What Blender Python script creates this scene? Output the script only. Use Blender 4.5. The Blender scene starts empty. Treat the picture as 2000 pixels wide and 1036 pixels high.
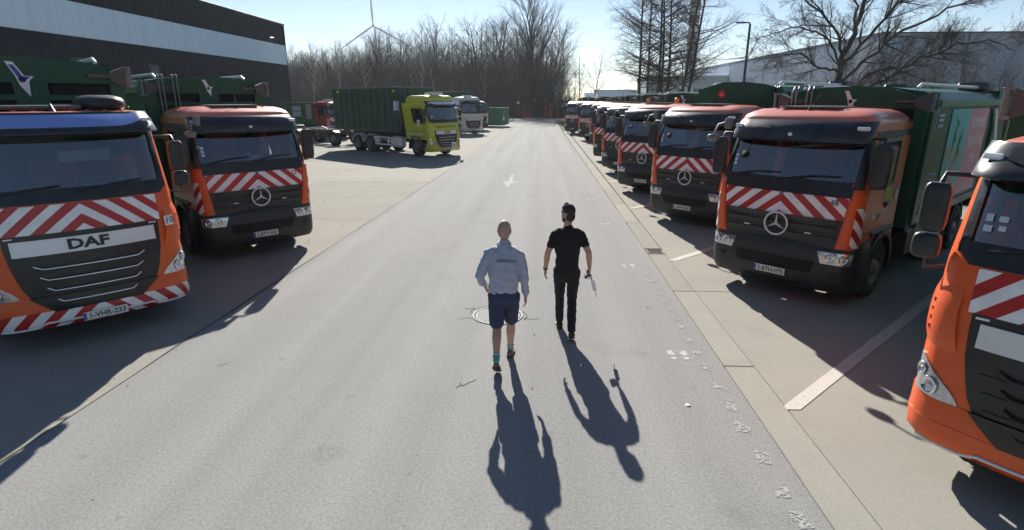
import bpy, bmesh, math, random
from mathutils import Vector, Matrix, Euler
R = math.radians
random.seed(7)
scene = bpy.context.scene
COL = scene.collection

# ---------------------------------------------------------------- camera
cam_d = bpy.data.cameras.new("camera"); cam = bpy.data.objects.new("camera", cam_d); COL.objects.link(cam)
cam_d.sensor_width = 36.0; cam_d.lens = 19.8; cam_d.clip_end = 3000; cam_d.clip_start = 0.1
cam.location = (0, 0, 3.25)
cam.rotation_euler = (R(90 - 16.364), 0, R(3.0956))
scene.camera = cam

# ---------------------------------------------------------------- sky, sun, exposure
SUN_EL, SUN_AZ = 29.5, -9.0            # azimuth in degrees clockwise from +Y
world = bpy.data.worlds.new("World"); scene.world = world; world.use_nodes = True
wn = world.node_tree.nodes; wl = world.node_tree.links
bg = wn["Background"]
sky = wn.new("ShaderNodeTexSky"); sky.sky_type = 'NISHITA'; sky.sun_disc = False
sky.sun_elevation = R(SUN_EL); sky.sun_rotation = R(SUN_AZ)
sky.altitude = 0; sky.air_density = 0.85; sky.dust_density = .08; sky.ozone_density = 1.8
wl.new(sky.outputs[0], bg.inputs[0]); bg.inputs[1].default_value = 0.054
sun_d = bpy.data.lights.new("sun", 'SUN'); sun_d.energy = 5.0; sun_d.angle = R(0.53); sun_d.color = (1.0, 0.95, 0.87)
sun = bpy.data.objects.new("sun", sun_d); COL.objects.link(sun)
sd = Vector((math.sin(R(SUN_AZ)) * math.cos(R(SUN_EL)), math.cos(R(SUN_AZ)) * math.cos(R(SUN_EL)), math.sin(R(SUN_EL))))
sun.rotation_euler = sd.to_track_quat('Z', 'Y').to_euler(); sun.location = (0, 0, 60)
scene.view_settings.view_transform = 'Standard'; scene.view_settings.look = 'None'
scene.view_settings.exposure = 0.95; scene.view_settings.gamma = 1.0
scene.view_settings.use_curve_mapping = False
scene.render.engine = 'CYCLES'
scene.cycles.max_bounces = 7; scene.cycles.transparent_max_bounces = 12
scene.cycles.caustics_reflective = False; scene.cycles.caustics_refractive = False
scene.cycles.sample_clamp_indirect = 6.0

# ---------------------------------------------------------------- materials
MATS = {}
def P(name, col, rough=0.5, metal=0.0, var=0.0, scale=4.0, bump=0.0, bscale=40.0, coat=0.0, spec=0.5, dirt=None, emit=None, coords='Object'):
    """principled material with noise in its colour and fine relief"""
    m = bpy.data.materials.new(name); m.use_nodes = True
    nt = m.node_tree; n = nt.nodes; l = nt.links; b = n["Principled BSDF"]
    b.inputs["Base Color"].default_value = (*col, 1); b.inputs["Roughness"].default_value = rough
    b.inputs["Metallic"].default_value = metal; b.inputs["Coat Weight"].default_value = coat
    b.inputs["Coat Roughness"].default_value = 0.12; b.inputs["Specular IOR Level"].default_value = spec
    if var or bump or dirt:
        tc = n.new("ShaderNodeTexCoord")
        co = tc.outputs[coords] if coords != 'World' else n.new("ShaderNodeNewGeometry").outputs["Position"]
    last = None
    if var:
        nz = n.new("ShaderNodeTexNoise"); nz.inputs["Scale"].default_value = scale; nz.inputs["Detail"].default_value = 6; nz.inputs["Roughness"].default_value = .62
        l.new(co, nz.inputs["Vector"])
        mr = n.new("ShaderNodeMapRange"); mr.inputs[1].default_value = .3; mr.inputs[2].default_value = .7
        mr.inputs[3].default_value = 1 - var; mr.inputs[4].default_value = 1 + var
        l.new(nz.outputs["Fac"], mr.inputs[0])
        mx = n.new("ShaderNodeMix"); mx.data_type = 'RGBA'; mx.blend_type = 'MULTIPLY'; mx.inputs[0].default_value = 1
        mx.inputs[6].default_value = (*col, 1); l.new(mr.outputs[0], mx.inputs[7]); last = mx.outputs[2]
        rr = n.new("ShaderNodeMapRange"); rr.inputs[3].default_value = max(0.02, rough - .12 * (1 if rough > .2 else .3)); rr.inputs[4].default_value = min(1, rough + .12)
        l.new(nz.outputs["Fac"], rr.inputs[0]); l.new(rr.outputs[0], b.inputs["Roughness"])
    if dirt:      # (colour, amount, scale): blotchy film of road dirt
        dz = n.new("ShaderNodeTexNoise"); dz.inputs["Scale"].default_value = dirt[2]; dz.inputs["Detail"].default_value = 8; dz.inputs["Roughness"].default_value = .7
        l.new(co, dz.inputs["Vector"])
        dr = n.new("ShaderNodeMapRange"); dr.inputs[1].default_value = .42; dr.inputs[2].default_value = .75; dr.inputs[4].default_value = dirt[1]
        l.new(dz.outputs["Fac"], dr.inputs[0])
        dm = n.new("ShaderNodeMix"); dm.data_type = 'RGBA'; l.new(dr.outputs[0], dm.inputs[0])
        if last: l.new(last, dm.inputs[6])
        else: dm.inputs[6].default_value = (*col, 1)
        dm.inputs[7].default_value = (*dirt[0], 1); last = dm.outputs[2]
    if last: l.new(last, b.inputs["Base Color"])
    if bump:
        bz = n.new("ShaderNodeTexNoise"); bz.inputs["Scale"].default_value = bscale; bz.inputs["Detail"].default_value = 4
        l.new(co, bz.inputs["Vector"])
        bp = n.new("ShaderNodeBump"); bp.inputs["Strength"].default_value = bump; bp.inputs["Distance"].default_value = .01
        l.new(bz.outputs["Fac"], bp.inputs["Height"]); l.new(bp.outputs[0], b.inputs["Normal"])
    if emit:
        b.inputs["Emission Color"].default_value = (*emit[0], 1); b.inputs["Emission Strength"].default_value = emit[1]
    MATS[name] = m
    return m

def glass_mat(name, tint, rough=0.02, base=0.06):
    m = bpy.data.materials.new(name); m.use_nodes = True; n = m.node_tree.nodes; l = m.node_tree.links
    n.remove(n["Principled BSDF"]); out = n["Material Output"]
    tr = n.new("ShaderNodeBsdfTransparent"); tr.inputs[0].default_value = (*tint, 1)
    gl = n.new("ShaderNodeBsdfGlossy"); gl.inputs["Roughness"].default_value = rough
    fr = n.new("ShaderNodeFresnel"); fr.inputs[0].default_value = 1.52
    ad = n.new("ShaderNodeMath"); ad.operation = 'ADD'; ad.inputs[1].default_value = base; l.new(fr.outputs[0], ad.inputs[0])
    mx = n.new("ShaderNodeMixShader"); l.new(ad.outputs[0], mx.inputs[0]); l.new(tr.outputs[0], mx.inputs[1]); l.new(gl.outputs[0], mx.inputs[2])
    l.new(mx.outputs[0], out.inputs[0]); MATS[name] = m; return m

def stripe_mat(name):
    """red and white warning chevrons: flat print in the truck's own coordinates"""
    m = P(name, (.75, .75, .73), .38, coat=.2); n = m.node_tree.nodes; l = m.node_tree.links; b = n["Principled BSDF"]
    tc = n.new("ShaderNodeTexCoord"); sp = n.new("ShaderNodeSeparateXYZ"); l.new(tc.outputs["Object"], sp.inputs[0])
    def mth(op, a, c, v=None):
        q = n.new("ShaderNodeMath"); q.operation = op
        if hasattr(a, 'default_value') or True:
            l.new(a, q.inputs[0])
        if c is not None: l.new(c, q.inputs[1])
        elif v is not None: q.inputs[1].default_value = v
        return q.outputs[0]
    ax = mth('ABSOLUTE', sp.outputs[0], None)
    s = mth('ADD', ax, sp.outputs[1]); s = mth('MULTIPLY', s, None, .85); s = mth('ADD', s, sp.outputs[2])
    s = mth('DIVIDE', s, None, .29); s = mth('ADD', s, None, .62); s = mth('FRACT', s, None); s = mth('GREATER_THAN', s, None, .5)
    nz = n.new("ShaderNodeTexNoise"); nz.inputs["Scale"].default_value = 6; nz.inputs["Detail"].default_value = 6; l.new(tc.outputs["Object"], nz.inputs["Vector"])
    mr = n.new("ShaderNodeMapRange"); mr.inputs[1].default_value = .3; mr.inputs[2].default_value = .75; mr.inputs[3].default_value = 1.03; mr.inputs[4].default_value = .82; l.new(nz.outputs["Fac"], mr.inputs[0])
    mx = n.new("ShaderNodeMix"); mx.data_type = 'RGBA'; mx.inputs[6].default_value = (.88, .88, .87, 1); mx.inputs[7].default_value = (.47, .018, .02, 1); l.new(s, mx.inputs[0])
    mu = n.new("ShaderNodeMix"); mu.data_type = 'RGBA'; mu.blend_type = 'MULTIPLY'; mu.inputs[0].default_value = 1; l.new(mx.outputs[2], mu.inputs[6]); l.new(mr.outputs[0], mu.inputs[7])
    l.new(mu.outputs[2], b.inputs["Base Color"])
    return m

DUST = (.30, .27, .22)
P('orange_roof_glare', (.72, .19, .12), .4, var=.06, scale=3, coat=.5, spec=.6, dirt=(DUST, .15, 5))  # cab orange for roofs, sun glare painted in as a paler, pinker base colour
P('orange', (.78, .115, .024), .38, var=.06, scale=3, coat=.12, spec=.35, dirt=(DUST, .12, 5))
P('orange_red', (.55, .05, .02), .38, var=.07, scale=3, coat=.12, dirt=(DUST, .22, 5))
P('lime', (.52, .54, .02), .33, var=.05, scale=3, coat=.4, dirt=(DUST, .2, 4))
P('cream', (.62, .6, .5), .35, var=.05, scale=3, coat=.4)
P('cabwhite', (.72, .72, .7), .35, var=.05, scale=3, coat=.4)
P('plastic', (.018, .0195, .022), .45, var=.18, scale=9, bump=.05, bscale=160, dirt=((.09, .085, .08), .25, 6))
P('black', (.012, .013, .015), .32, var=.15, scale=10, dirt=((.08, .08, .075), .3, 7))
P('gloss_black', (.01, .011, .014), .16, coat=.3)
P('visor', (.02, .022, .028), .3, coat=.1, dirt=((.1, .1, .1), .3, 8))
P('rubber', (.018, .018, .018), .85, var=.2, scale=20, bump=.2, bscale=80, dirt=((.14, .13, .11), .5, 6))
P('rim', (.22, .22, .22), .5, metal=.3, var=.2, scale=12, dirt=((.12, .11, .09), .6, 9))
P('chassis', (.025, .025, .027), .65, var=.25, scale=7, dirt=((.12, .11, .09), .5, 5))
P('chrome', (.78, .79, .8), .14, metal=1.0)
P('silver', (.72, .73, .75), .38, metal=.3, var=.06, scale=6)
P('headlamp', (.52, .54, .56), .12, metal=.75, var=.3, scale=26, coat=1)
P('lens', (.75, .77, .78), .1, coat=.8)
P('interior', (.03, .031, .034), .8, var=.2, scale=8)
P('seat', (.022, .026, .04), .9, var=.2, scale=18)
P('green', (.015, .08, .043), .38, var=.12, scale=2.5, coat=.0, spec=.3, dirt=((.06, .09, .06), .25, 3))
P('green_light', (.06, .2, .1), .45, var=.12, scale=2.5, dirt=((.16, .17, .13), .35, 3))
P('green_dull', (.014, .066, .046), .55, var=.15, scale=1.6, dirt=((.09, .10, .08), .5, 1.8))
P('slot', (.006, .008, .007), .8)
P('steelgrey', (.2, .2, .19), .5, metal=.3, var=.2, scale=9, dirt=((.12, .08, .05), .4, 8))
P('darksteel', (.09, .085, .08), .55, metal=.3, var=.25, scale=9, dirt=((.12, .07, .04), .4, 8))
P('white', (.82, .82, .81), .45, var=.07, scale=8)
P('platewhite', (.68, .68, .64), .4, var=.06, scale=20)
P('platetext', (.16, .02, .02), .5)
P('blacktext', (.02, .02, .022), .5)
P('blue', (.025, .045, .36), .4, coat=.2)
P('blue_sky', (.035, .22, .5), .4)
P('visor_blue', (.2, .3, .68), .12, coat=.6, spec=.7)
P('yellowgreen', (.45, .55, .04), .45)
P('red', (.6, .03, .025), .4)
P('amber', (.9, .22, .02), .3, coat=.5)
P('teal', (.08, .5, .5), .4, var=.08, scale=2)
P('pink', (.66, .26, .32), .4, var=.06, scale=2)
P('skinprint', (.55, .36, .28), .5)
P('paper', (.6, .66, .74), .7)
P('bluecloth', (.05, .13, .45), .85)
stripe_mat('chevron')
glass_mat('glass', (.5, .58, .6), .015, .19)
glass_mat('sideglass', (.2, .24, .25), .015, .04)
M = MATS

# ---------------------------------------------------------------- mesh builder
class MB:
    def __init__(s): s.v = []; s.f = []; s.m = []; s.sm = []
    def add(s, vs, fs, mat=0, smooth=False):
        o = len(s.v); s.v.extend([tuple(p) for p in vs])
        for f in fs:
            s.f.append(tuple(i + o for i in f)); s.m.append(mat); s.sm.append(smooth)
        return s
    def box(s, c, d, mat=0, rot=None, r=None):
        x, y, z = d[0] / 2, d[1] / 2, d[2] / 2
        if r is None:
            vs = [Vector((a * x, b * y, e * z)) for a in (-1, 1) for b in (-1, 1) for e in (-1, 1)]
            fs = [(0, 1, 3, 2), (4, 6, 7, 5), (0, 4, 5, 1), (2, 3, 7, 6), (0, 2, 6, 4), (1, 5, 7, 3)]
        else:                                    # chamfered box
            r = min(r, x * .98, y * .98, z * .98); vs = []; idx = {}
            for a in (-1, 1):
                for b in (-1, 1):
                    for e in (-1, 1):
                        for k in range(3):
                            p = [a * x, b * y, e * z]
                            for q in range(3):
                                if q != k: p[q] -= (a, b, e)[q] * r
                            idx[(a, b, e, k)] = len(vs); vs.append(Vector(p))
            fs = []
            for k in range(3):
                u, w = [q for q in range(3) if q != k]
                for sg in (-1, 1):
                    f = []
                    for (i, j) in ((-1, -1), (1, -1), (1, 1), (-1, 1)):
                        key = [0, 0, 0]; key[k] = sg; key[u] = i; key[w] = j; f.append(idx[(*key, k)])
                    fs.append(tuple(f))
                for sg in (-1, 1):
                    for sh in (-1, 1):       # edge along axis k
                        a0 = [0, 0, 0]; a0[k] = -1; a0[u] = sg; a0[w] = sh; a1 = list(a0); a1[k] = 1
                        fs.append((idx[(*a0, u)], idx[(*a1, u)], idx[(*a1, w)], idx[(*a0, w)]))
            for a in (-1, 1):
                for b in (-1, 1):
                    for e in (-1, 1): fs.append(tuple(idx[(a, b, e, k)] for k in range(3)))
        if rot is not None:
            mtx = Euler(rot).to_matrix() if not isinstance(rot, Matrix) else rot
            vs = [mtx @ v for v in vs]
        cc = Vector(c)
        return s.add([v + cc for v in vs], fs, mat)
    def ring(s, c, ax, r, n, ph=0):
        ax = Vector(ax).normalized(); t = Vector((0, 0, 1)) if abs(ax.z) < .9 else Vector((1, 0, 0))
        a = ax.cross(t).normalized(); b = ax.cross(a)
        return [Vector(c) + (a * math.cos(2 * math.pi * i / n + ph) + b * math.sin(2 * math.pi * i / n + ph)) * r for i in range(n)]
    def loft(s, rings, mat=0, caps=True, smooth=True, closed=True):
        n = len(rings[0]); vs = [p for r in rings for p in r]; fs = []
        for k in range(len(rings) - 1):
            for i in range(n if closed else n - 1):
                j = (i + 1) % n; fs.append((k * n + i, k * n + j, (k + 1) * n + j, (k + 1) * n + i))
        s.add(vs, fs, mat, smooth)
        if caps and closed:
            s.add(rings[0], [tuple(range(n))[::-1]], mat); s.add(rings[-1], [tuple(range(n))], mat)
        return s
    def cyl(s, p0, p1, r0, r1=None, n=12, mat=0, caps=True):
        r1 = r0 if r1 is None else r1; ax = Vector(p1) - Vector(p0)
        return s.loft([s.ring(p0, ax, r0, n), s.ring(p1, ax, r1, n)], mat, caps)
    def tube(s, pts, r, n=6, mat=0, caps=True):
        pts = [Vector(p) for p in pts]; rr = r if isinstance(r, (list, tuple)) else [r] * len(pts); rings = []
        a = None
        for i, p in enumerate(pts):
            d = (pts[min(i + 1, len(pts) - 1)] - pts[max(i - 1, 0)]).normalized()
            if a is None:
                t = Vector((0, 0, 1)) if abs(d.z) < .9 else Vector((1, 0, 0)); a = d.cross(t).normalized()
            else: a = (a - d * a.dot(d)).normalized()
            b = d.cross(a)
            rings.append([p + (a * math.cos(2 * math.pi * k / n) + b * math.sin(2 * math.pi * k / n)) * rr[i] for k in range(n)])
        return s.loft(rings, mat, caps)
    def prism(s, poly, h0, h1, axis='y', mat=0):
        n = len(poly)
        def q(a, b, h): return {'x': (h, a, b), 'y': (a, h, b), 'z': (a, b, h)}[axis]
        vs = [q(a, b, h0) for a, b in poly] + [q(a, b, h1) for a, b in poly]
        fs = [tuple(range(n)), tuple(range(n, 2 * n))[::-1]] + [(i, i + n, (i + 1) % n + n, (i + 1) % n) for i in range(n)]
        return s.add(vs, fs, mat)
    def lathe(s, prof, c, ax, n=20, mat=0):
        ax = Vector(ax).normalized(); rings = [s.ring(Vector(c) + ax * t, ax, max(r, 1e-4), n) for r, t in prof]
        return s.loft(rings, mat, False)
    def pod(s, c, d, e=.45, n=16, mat=0, rot=None, taper=0.0):
        """super-ellipsoid: mirror housings, beacons, helmets"""
        def sg(v, p): return math.copysign(abs(v) ** p, v)
        rings = []
        mtx = Euler(rot).to_matrix() if rot else Matrix.Identity(3)
        for i in range(1, n // 2):
            t = -math.pi / 2 + math.pi * i / (n // 2); cz = sg(math.sin(t), e) * d[2] / 2; w = sg(math.cos(t), e) * (1 + taper * (2 * cz / d[2]))
            rings.append([Vector(c) + mtx @ Vector((w * d[0] / 2 * sg(math.cos(2 * math.pi * k / n), e), w * d[1] / 2 * sg(math.sin(2 * math.pi * k / n), e), cz)) for k in range(n)])
        return s.loft(rings, mat, True, True)
    def torus(s, c, ax, R_, r, n=28, k=8, mat=0):
        pts = s.ring(c, ax, R_, n); ax = Vector(ax).normalized(); rings = []
        for p in pts:
            o = (p - Vector(c)).normalized(); rings.append([p + (o * math.cos(2 * math.pi * j / k) + ax * math.sin(2 * math.pi * j / k)) * r for j in range(k)])
        rings.append(rings[0]); return s.loft(rings, mat, False)
    def mesh(s, name, mats):
        me = bpy.data.meshes.new(name); me.from_pydata(s.v, [], s.f)
        for m in (mats if isinstance(mats, (list, tuple)) else [mats]): me.materials.append(M[m] if isinstance(m, str) else m)
        me.polygons.foreach_set("material_index", s.m); me.polygons.foreach_set("use_smooth", s.sm)
        bm = bmesh.new(); bm.from_mesh(me); bmesh.ops.recalc_face_normals(bm, faces=bm.faces); bm.to_mesh(me); bm.free()
        me.update(); return me
    def build(s, name, mats, parent=None, loc=None, rz=0):
        o = bpy.data.objects.new(name, s.mesh(name, mats)); COL.objects.link(o); o.parent = parent
        if loc: o.location = loc
        if rz: o.rotation_euler = (0, 0, rz)
        return o

def link(name, me, parent=None, loc=(0, 0, 0), rot=(0, 0, 0), sc=None):
    o = bpy.data.objects.new(name, me); COL.objects.link(o); o.parent = parent; o.location = loc; o.rotation_euler = rot
    if sc: o.scale = sc
    return o
def empty(name, loc=(0, 0, 0), rz=0.0):
    o = bpy.data.objects.new(name, None); COL.objects.link(o); o.location = loc; o.rotation_euler = (0, 0, rz); o.empty_display_size = .3
    return o
def tag(o, label=None, cat=None, group=None, kind=None):
    if label: o["label"] = label
    if cat: o["category"] = cat
    if group: o["group"] = group
    if kind: o["kind"] = kind
    return o
KIDS = {}
def copy_tree(o, parent=None, skip=()):
    c = o.copy(); COL.objects.link(c); c.parent = parent
    for ch in list(o.children):
        if ch.name.split('.')[0] not in skip: copy_tree(ch, c, skip)
    return c
def text(name, s, size, mat, parent, loc, rot=(R(90), 0, 0), bold=0.0, sx=1.0, align='CENTER', depth=.002, shear=0):
    cu = bpy.data.curves.new(name, 'FONT'); cu.body = s; cu.size = size; cu.align_x = align; cu.align_y = 'CENTER'
    cu.extrude = depth; cu.offset = bold; cu.shear = shear; cu.resolution_u = 2
    t = bpy.data.objects.new(name, cu); COL.objects.link(t)
    me = bpy.data.meshes.new_from_object(t.evaluated_get(bpy.context.evaluated_depsgraph_get()))
    bpy.data.objects.remove(t); bpy.data.curves.remove(cu)
    me.materials.clear(); me.materials.append(M[mat])
    return link(name, me, parent, loc, rot, (sx, 1, 1))
def interp(tab, z):
    if z <= tab[0][0]: return tab[0][1]
    for (a, va), (b, vb) in zip(tab, tab[1:]):
        if z <= b: return va + (vb - va) * (z - a) / (b - a)
    return tab[-1][1]
def lin(a, b, n): return [a + (b - a) * i / n for i in range(n + 1)]

class Surf:
    """wrap-round front of a cab: u runs along the plan outline from the middle of the front"""
    def __init__(s, y0, hw, rc, bow): s.y0, s.hw, s.rc, s.bow = y0, hw, rc, bow
    def pos(s, u, z):
        hw = interp(s.hw, z); rc = interp(s.rc, z); y0 = interp(s.y0, z); fw = hw - rc; a = abs(u); sg = 1 if u >= 0 else -1
        if a <= fw: return Vector((u, y0 + s.bow * (a / fw) ** 2, z))
        al = rc * math.pi / 2
        if a <= fw + al:
            t = (a - fw) / rc; return Vector((sg * (fw + rc * math.sin(t)), y0 + s.bow + rc * (1 - math.cos(t)), z))
        return Vector((sg * hw, y0 + s.bow + rc + (a - fw - al), z))
    def nrm(s, u, z):
        e = .004; du = s.pos(u + e, z) - s.pos(u - e, z); dz = s.pos(u, z + e) - s.pos(u, z - e)
        return du.cross(dz).normalized()
    def at(s, u, z, off=0): return s.pos(u, z) + s.nrm(u, z) * off
    def patch(s, mb, uL, uR, zs, nu=8, off=.006, thick=.012, mat=0, us=None, skip=None):
        fl = uL if callable(uL) else (lambda z: uL); fr = uR if callable(uR) else (lambda z: uR)
        fo = off if callable(off) else (lambda u, z: off)
        def row(z):
            return us if us else lin(fl(z), fr(z), nu)
        top = [[s.at(u, z, fo(u, z)) for u in row(z)] for z in zs]
        nn = len(top[0]); vs = [p for r in top for p in r]; fs = []
        for k in range(len(zs) - 1):
            for i in range(nn - 1):
                if skip and skip((row(zs[k])[i] + row(zs[k])[i + 1]) / 2, (zs[k] + zs[k + 1]) / 2): continue
                fs.append((k * nn + i, k * nn + i + 1, (k + 1) * nn + i + 1, (k + 1) * nn + i))
        mb.add(vs, fs, mat, True)
        if thick:
            b = [(k, i) for k, i in ([(0, i) for i in range(nn)] + [(k, nn - 1) for k in range(1, len(zs))] + [(len(zs) - 1, i) for i in range(nn - 2, -1, -1)] + [(k, 0) for k in range(len(zs) - 2, 0, -1)])]
            outer = [top[k][i] for k, i in b]
            inner = [s.at(row(zs[k])[i], zs[k], fo(row(zs[k])[i], zs[k]) - thick) for k, i in b]
            n = len(b); mb.add(outer + inner, [(i, (i + 1) % n, (i + 1) % n + n, i + n) for i in range(n)], mat)
        return mb
# ================================================================ ground
def ground_mat(name, cols, scales, rough, bump, bscale, speck=None, wear=None):
    m = bpy.data.materials.new(name); m.use_nodes = True; n = m.node_tree.nodes; l = m.node_tree.links; b = n["Principled BSDF"]
    geo = n.new("ShaderNodeNewGeometry"); pos = geo.outputs["Position"]
    def noise(sc, det=6, ro=.6):
        q = n.new("ShaderNodeTexNoise"); q.inputs["Scale"].default_value = sc; q.inputs["Detail"].default_value = det; q.inputs["Roughness"].default_value = ro; l.new(pos, q.inputs["Vector"]); return q.outputs["Fac"]
    def ramp(x, a, c, lo, hi):
        q = n.new("ShaderNodeMapRange"); q.inputs[1].default_value = a; q.inputs[2].default_value = c; q.inputs[3].default_value = lo; q.inputs[4].default_value = hi; l.new(x, q.inputs[0]); return q.outputs[0]
    def mix(fac, a, c, mode='MIX'):
        q = n.new("ShaderNodeMix"); q.data_type = 'RGBA'; q.blend_type = mode
        for sock, v in ((0, fac), (6, a), (7, c)):
            if isinstance(v, (int, float)): q.inputs[sock].default_value = v
            elif isinstance(v, tuple): q.inputs[sock].default_value = (*v, 1)
            else: l.new(v, q.inputs[sock])
        return q.outputs[2]
    c = mix(ramp(noise(scales[0]), .35, .65, 0, 1), cols[0], cols[1])
    c = mix(ramp(noise(scales[1], 8, .7), .45, .75, 0, .5), c, cols[2])
    if speck:
        sp = noise(speck[0], 2, .8); c = mix(1.0, c, ramp(sp, .3, .7, 1 - speck[1], 1 + speck[1]), 'MULTIPLY')
        s2 = noise(speck[0] * .31, 3, .7); c = mix(1.0, c, ramp(s2, .3, .7, 1 - speck[1] * .55, 1 + speck[1] * .55), 'MULTIPLY')
    if wear:      # stretched along the direction of travel
        mp = n.new("ShaderNodeMapping"); mp.inputs["Scale"].default_value = (1.4, .035, 1); l.new(pos, mp.inputs[0])
        q = n.new("ShaderNodeTexNoise"); q.inputs["Scale"].default_value = 1.0; q.inputs["Detail"].default_value = 5; l.new(mp.outputs[0], q.inputs["Vector"])
        c = mix(1.0, c, ramp(q.outputs["Fac"], .35, .65, 1 - wear, 1 + wear), 'MULTIPLY')
    stn = noise(.8, 4, .55); c = mix(1.0, c, ramp(stn, .6, .72, 1.0, .86), 'MULTIPLY')
    st2 = noise(3.1, 2, .5); c = mix(1.0, c, ramp(st2, .7, .76, 1.0, .8), 'MULTIPLY')
    oi = n.new("ShaderNodeObjectInfo"); c = mix(1.0, c, ramp(oi.outputs["Random"], 0, 1, .93, 1.06), 'MULTIPLY')
    l.new(c, b.inputs["Base Color"])
    l.new(ramp(noise(scales[1] * 2), .3, .7, rough - .015, rough + .02), b.inputs["Roughness"])
    bz = noise(bscale, 3, .7); bp = n.new("ShaderNodeBump"); bp.inputs["Strength"].default_value = bump; bp.inputs["Distance"].default_value = .006
    l.new(bz, bp.inputs["Height"]); l.new(bp.outputs[0], b.inputs["Normal"]); b.inputs["Specular IOR Level"].default_value = .1
    M[name] = m; return m
ground_mat('asphalt', [(.29, .289, .279), (.303, .301, .29), (.272, .271, .262)], (.2, 1.0), .93, .5, 110, (115, .4), .08)
ground_mat('concrete', [(.29, .278, .243), (.312, .299, .262), (.25, .24, .212)], (.35, .9), .93, .25, 60, (120, .12))
ground_mat('gutter_concrete', [(.305, .292, .255), (.325, .311, .272), (.265, .254, .222)], (.5, 1.6), .93, .3, 70, (120, .14))
ground_mat('earth', [(.07, .065, .04), (.09, .08, .05), (.05, .06, .03)], (.05, .4), .95, .5, 4)
ground_mat('grass', [(.09, .15, .025), (.12, .18, .03), (.07, .1, .025)], (.4, 3), .9, .6, 30)
ground_mat('far_asphalt', [(.10, .10, .10), (.12, .12, .12), (.09, .09, .09)], (.3, 1.3), .6, .3, 60)
P('joint', (.035, .033, .03), .9)
P('crack', (.03, .03, .03), .95, var=.3, scale=20)
def worn_paint(name, col, keep):
    m = P(name, col, .92, var=.1, scale=9, coords='World', spec=.08); n = m.node_tree.nodes; l = m.node_tree.links
    geo = n.new("ShaderNodeNewGeometry"); nz = n.new("ShaderNodeTexNoise"); nz.inputs["Scale"].default_value = 17; nz.inputs["Detail"].default_value = 5; nz.inputs["Roughness"].default_value = .75; l.new(geo.outputs["Position"], nz.inputs["Vector"])
    mr = n.new("ShaderNodeMapRange"); mr.inputs[1].default_value = keep; mr.inputs[2].default_value = keep + .06; mr.inputs[3].default_value = .95; mr.inputs[4].default_value = 0; l.new(nz.outputs["Fac"], mr.inputs[0]); l.new(mr.outputs[0], n["Principled BSDF"].inputs["Alpha"])
    return m
worn_paint('paint_line', (.56, .54, .49), .64)
worn_paint('paint_worn', (.5, .495, .48), .54)
worn_paint('paint_rubbed', (.4, .397, .388), .48)
worn_paint('paint_faint', (.45, .447, .435), .55)

def sheet(name, poly, z, mat, kind='structure'):
    o = MB().add([(x, y, z) for x, y in poly], [tuple(range(len(poly)))]).build(name, mat); tag(o, kind=kind); return o
sheet('ground', [(-1500, -300), (1500, -300), (1500, 2500), (-1500, 2500)], -.09, 'earth')
def xl(y): return interp([(-8, -5.25), (4.2, -5.02), (8, -4.95), (25, -4.55), (45, -4.3), (70, -4.6), (97, -5.6)], y)
ys = [-8, -2, 2, 4.2, 6, 8, 12, 16, 20, 25, 32, 40, 45, 55, 62, 70, 80, 90, 97]
sheet('road', [(xl(y), y) for y in ys] + [(2.0, 97), (2.0, 60), (2.1, 50), (2.33, 12), (2.335, -8)], 0, 'asphalt')
sheet('cross_road', [(-70, 97), (60, 97), (60, 104.5), (-70, 104.5)], -.005, 'far_asphalt')
for i in range(6):
    tag(MB().box((-26 + i * 8.6, 104.9, .05), (8.2, .3, .16), r=.02).build('kerb', 'gutter_concrete'), kind='structure')
sheet('grass_verge', [(2.6, 61), (5.8, 62), (26, 82), (26, 97), (2.4, 97)], .0, 'grass')
sheet('grass_verge', [(-1.9 - 4.9, 78), (-5.0, 78), (-4.8, 80), (-5.6, 86), (-9, 88)], -.001, 'grass')
# blades on the verges
gb = MB(); rg = random.Random(3)
for i in range(5200):
    if i % 4: x, y = rg.uniform(2.5, 7), rg.uniform(61.3, 90)
    else: x, y = rg.uniform(-8.5, -5), rg.uniform(78, 87)
    if i % 4 and y < 61 + max(0, (x - 2.6)) * 1.0: continue
    h = rg.uniform(.08, .2); a = rg.uniform(0, 6.28); w = .03
    gb.add([(x - w * math.cos(a), y - w * math.sin(a), 0), (x + w * math.cos(a), y + w * math.sin(a), 0), (x + rg.uniform(-.06, .06), y + rg.uniform(-.06, .06), h)], [(0, 1, 2)])
tag(gb.build('grass_blades', 'grass'), 'short green grass on the verges at the road end', 'grass', kind='stuff')

# concrete slabs on both sides, laid with open joints
def slab_field(name, x0, x1, y0, y1, dx, dy, ox, oy, top, label):
    base = tag(MB().add([(x0, y0, top - .05), (x1, y0, top - .05), (x1, y1, top - .05), (x0, y1, top - .05)], [(0, 1, 2, 3)]).build(name, 'joint'), kind='structure')
    me = {}
    nx = max(1, round((x1 - x0) / dx)); ny = max(1, round((y1 - y0) / dy))
    for i in range(nx):
        for j in range(ny):
            a, b = dx - .011, dy - .011
            if (a, b) not in me: me[(a, b)] = MB().box((0, 0, -.06), (a, b, .12), r=.006).mesh('slab', 'concrete')
            s = link('slab', me[(a, b)], base, (x0 + (i + .5) * dx, y0 + (j + .5) * dy, top + rg.uniform(-.0015, .0015)))
    return base
slab_field('concrete_yard', -34.9, -4.1, -7.6, 91.5, 5.133, 7.65, 0, 0, -.008, '')
slab_field('parking_apron', 2.72, 20.72, -3.6, 62.4, 4.5, 6.6, 0, 0, -.006, '')
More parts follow.
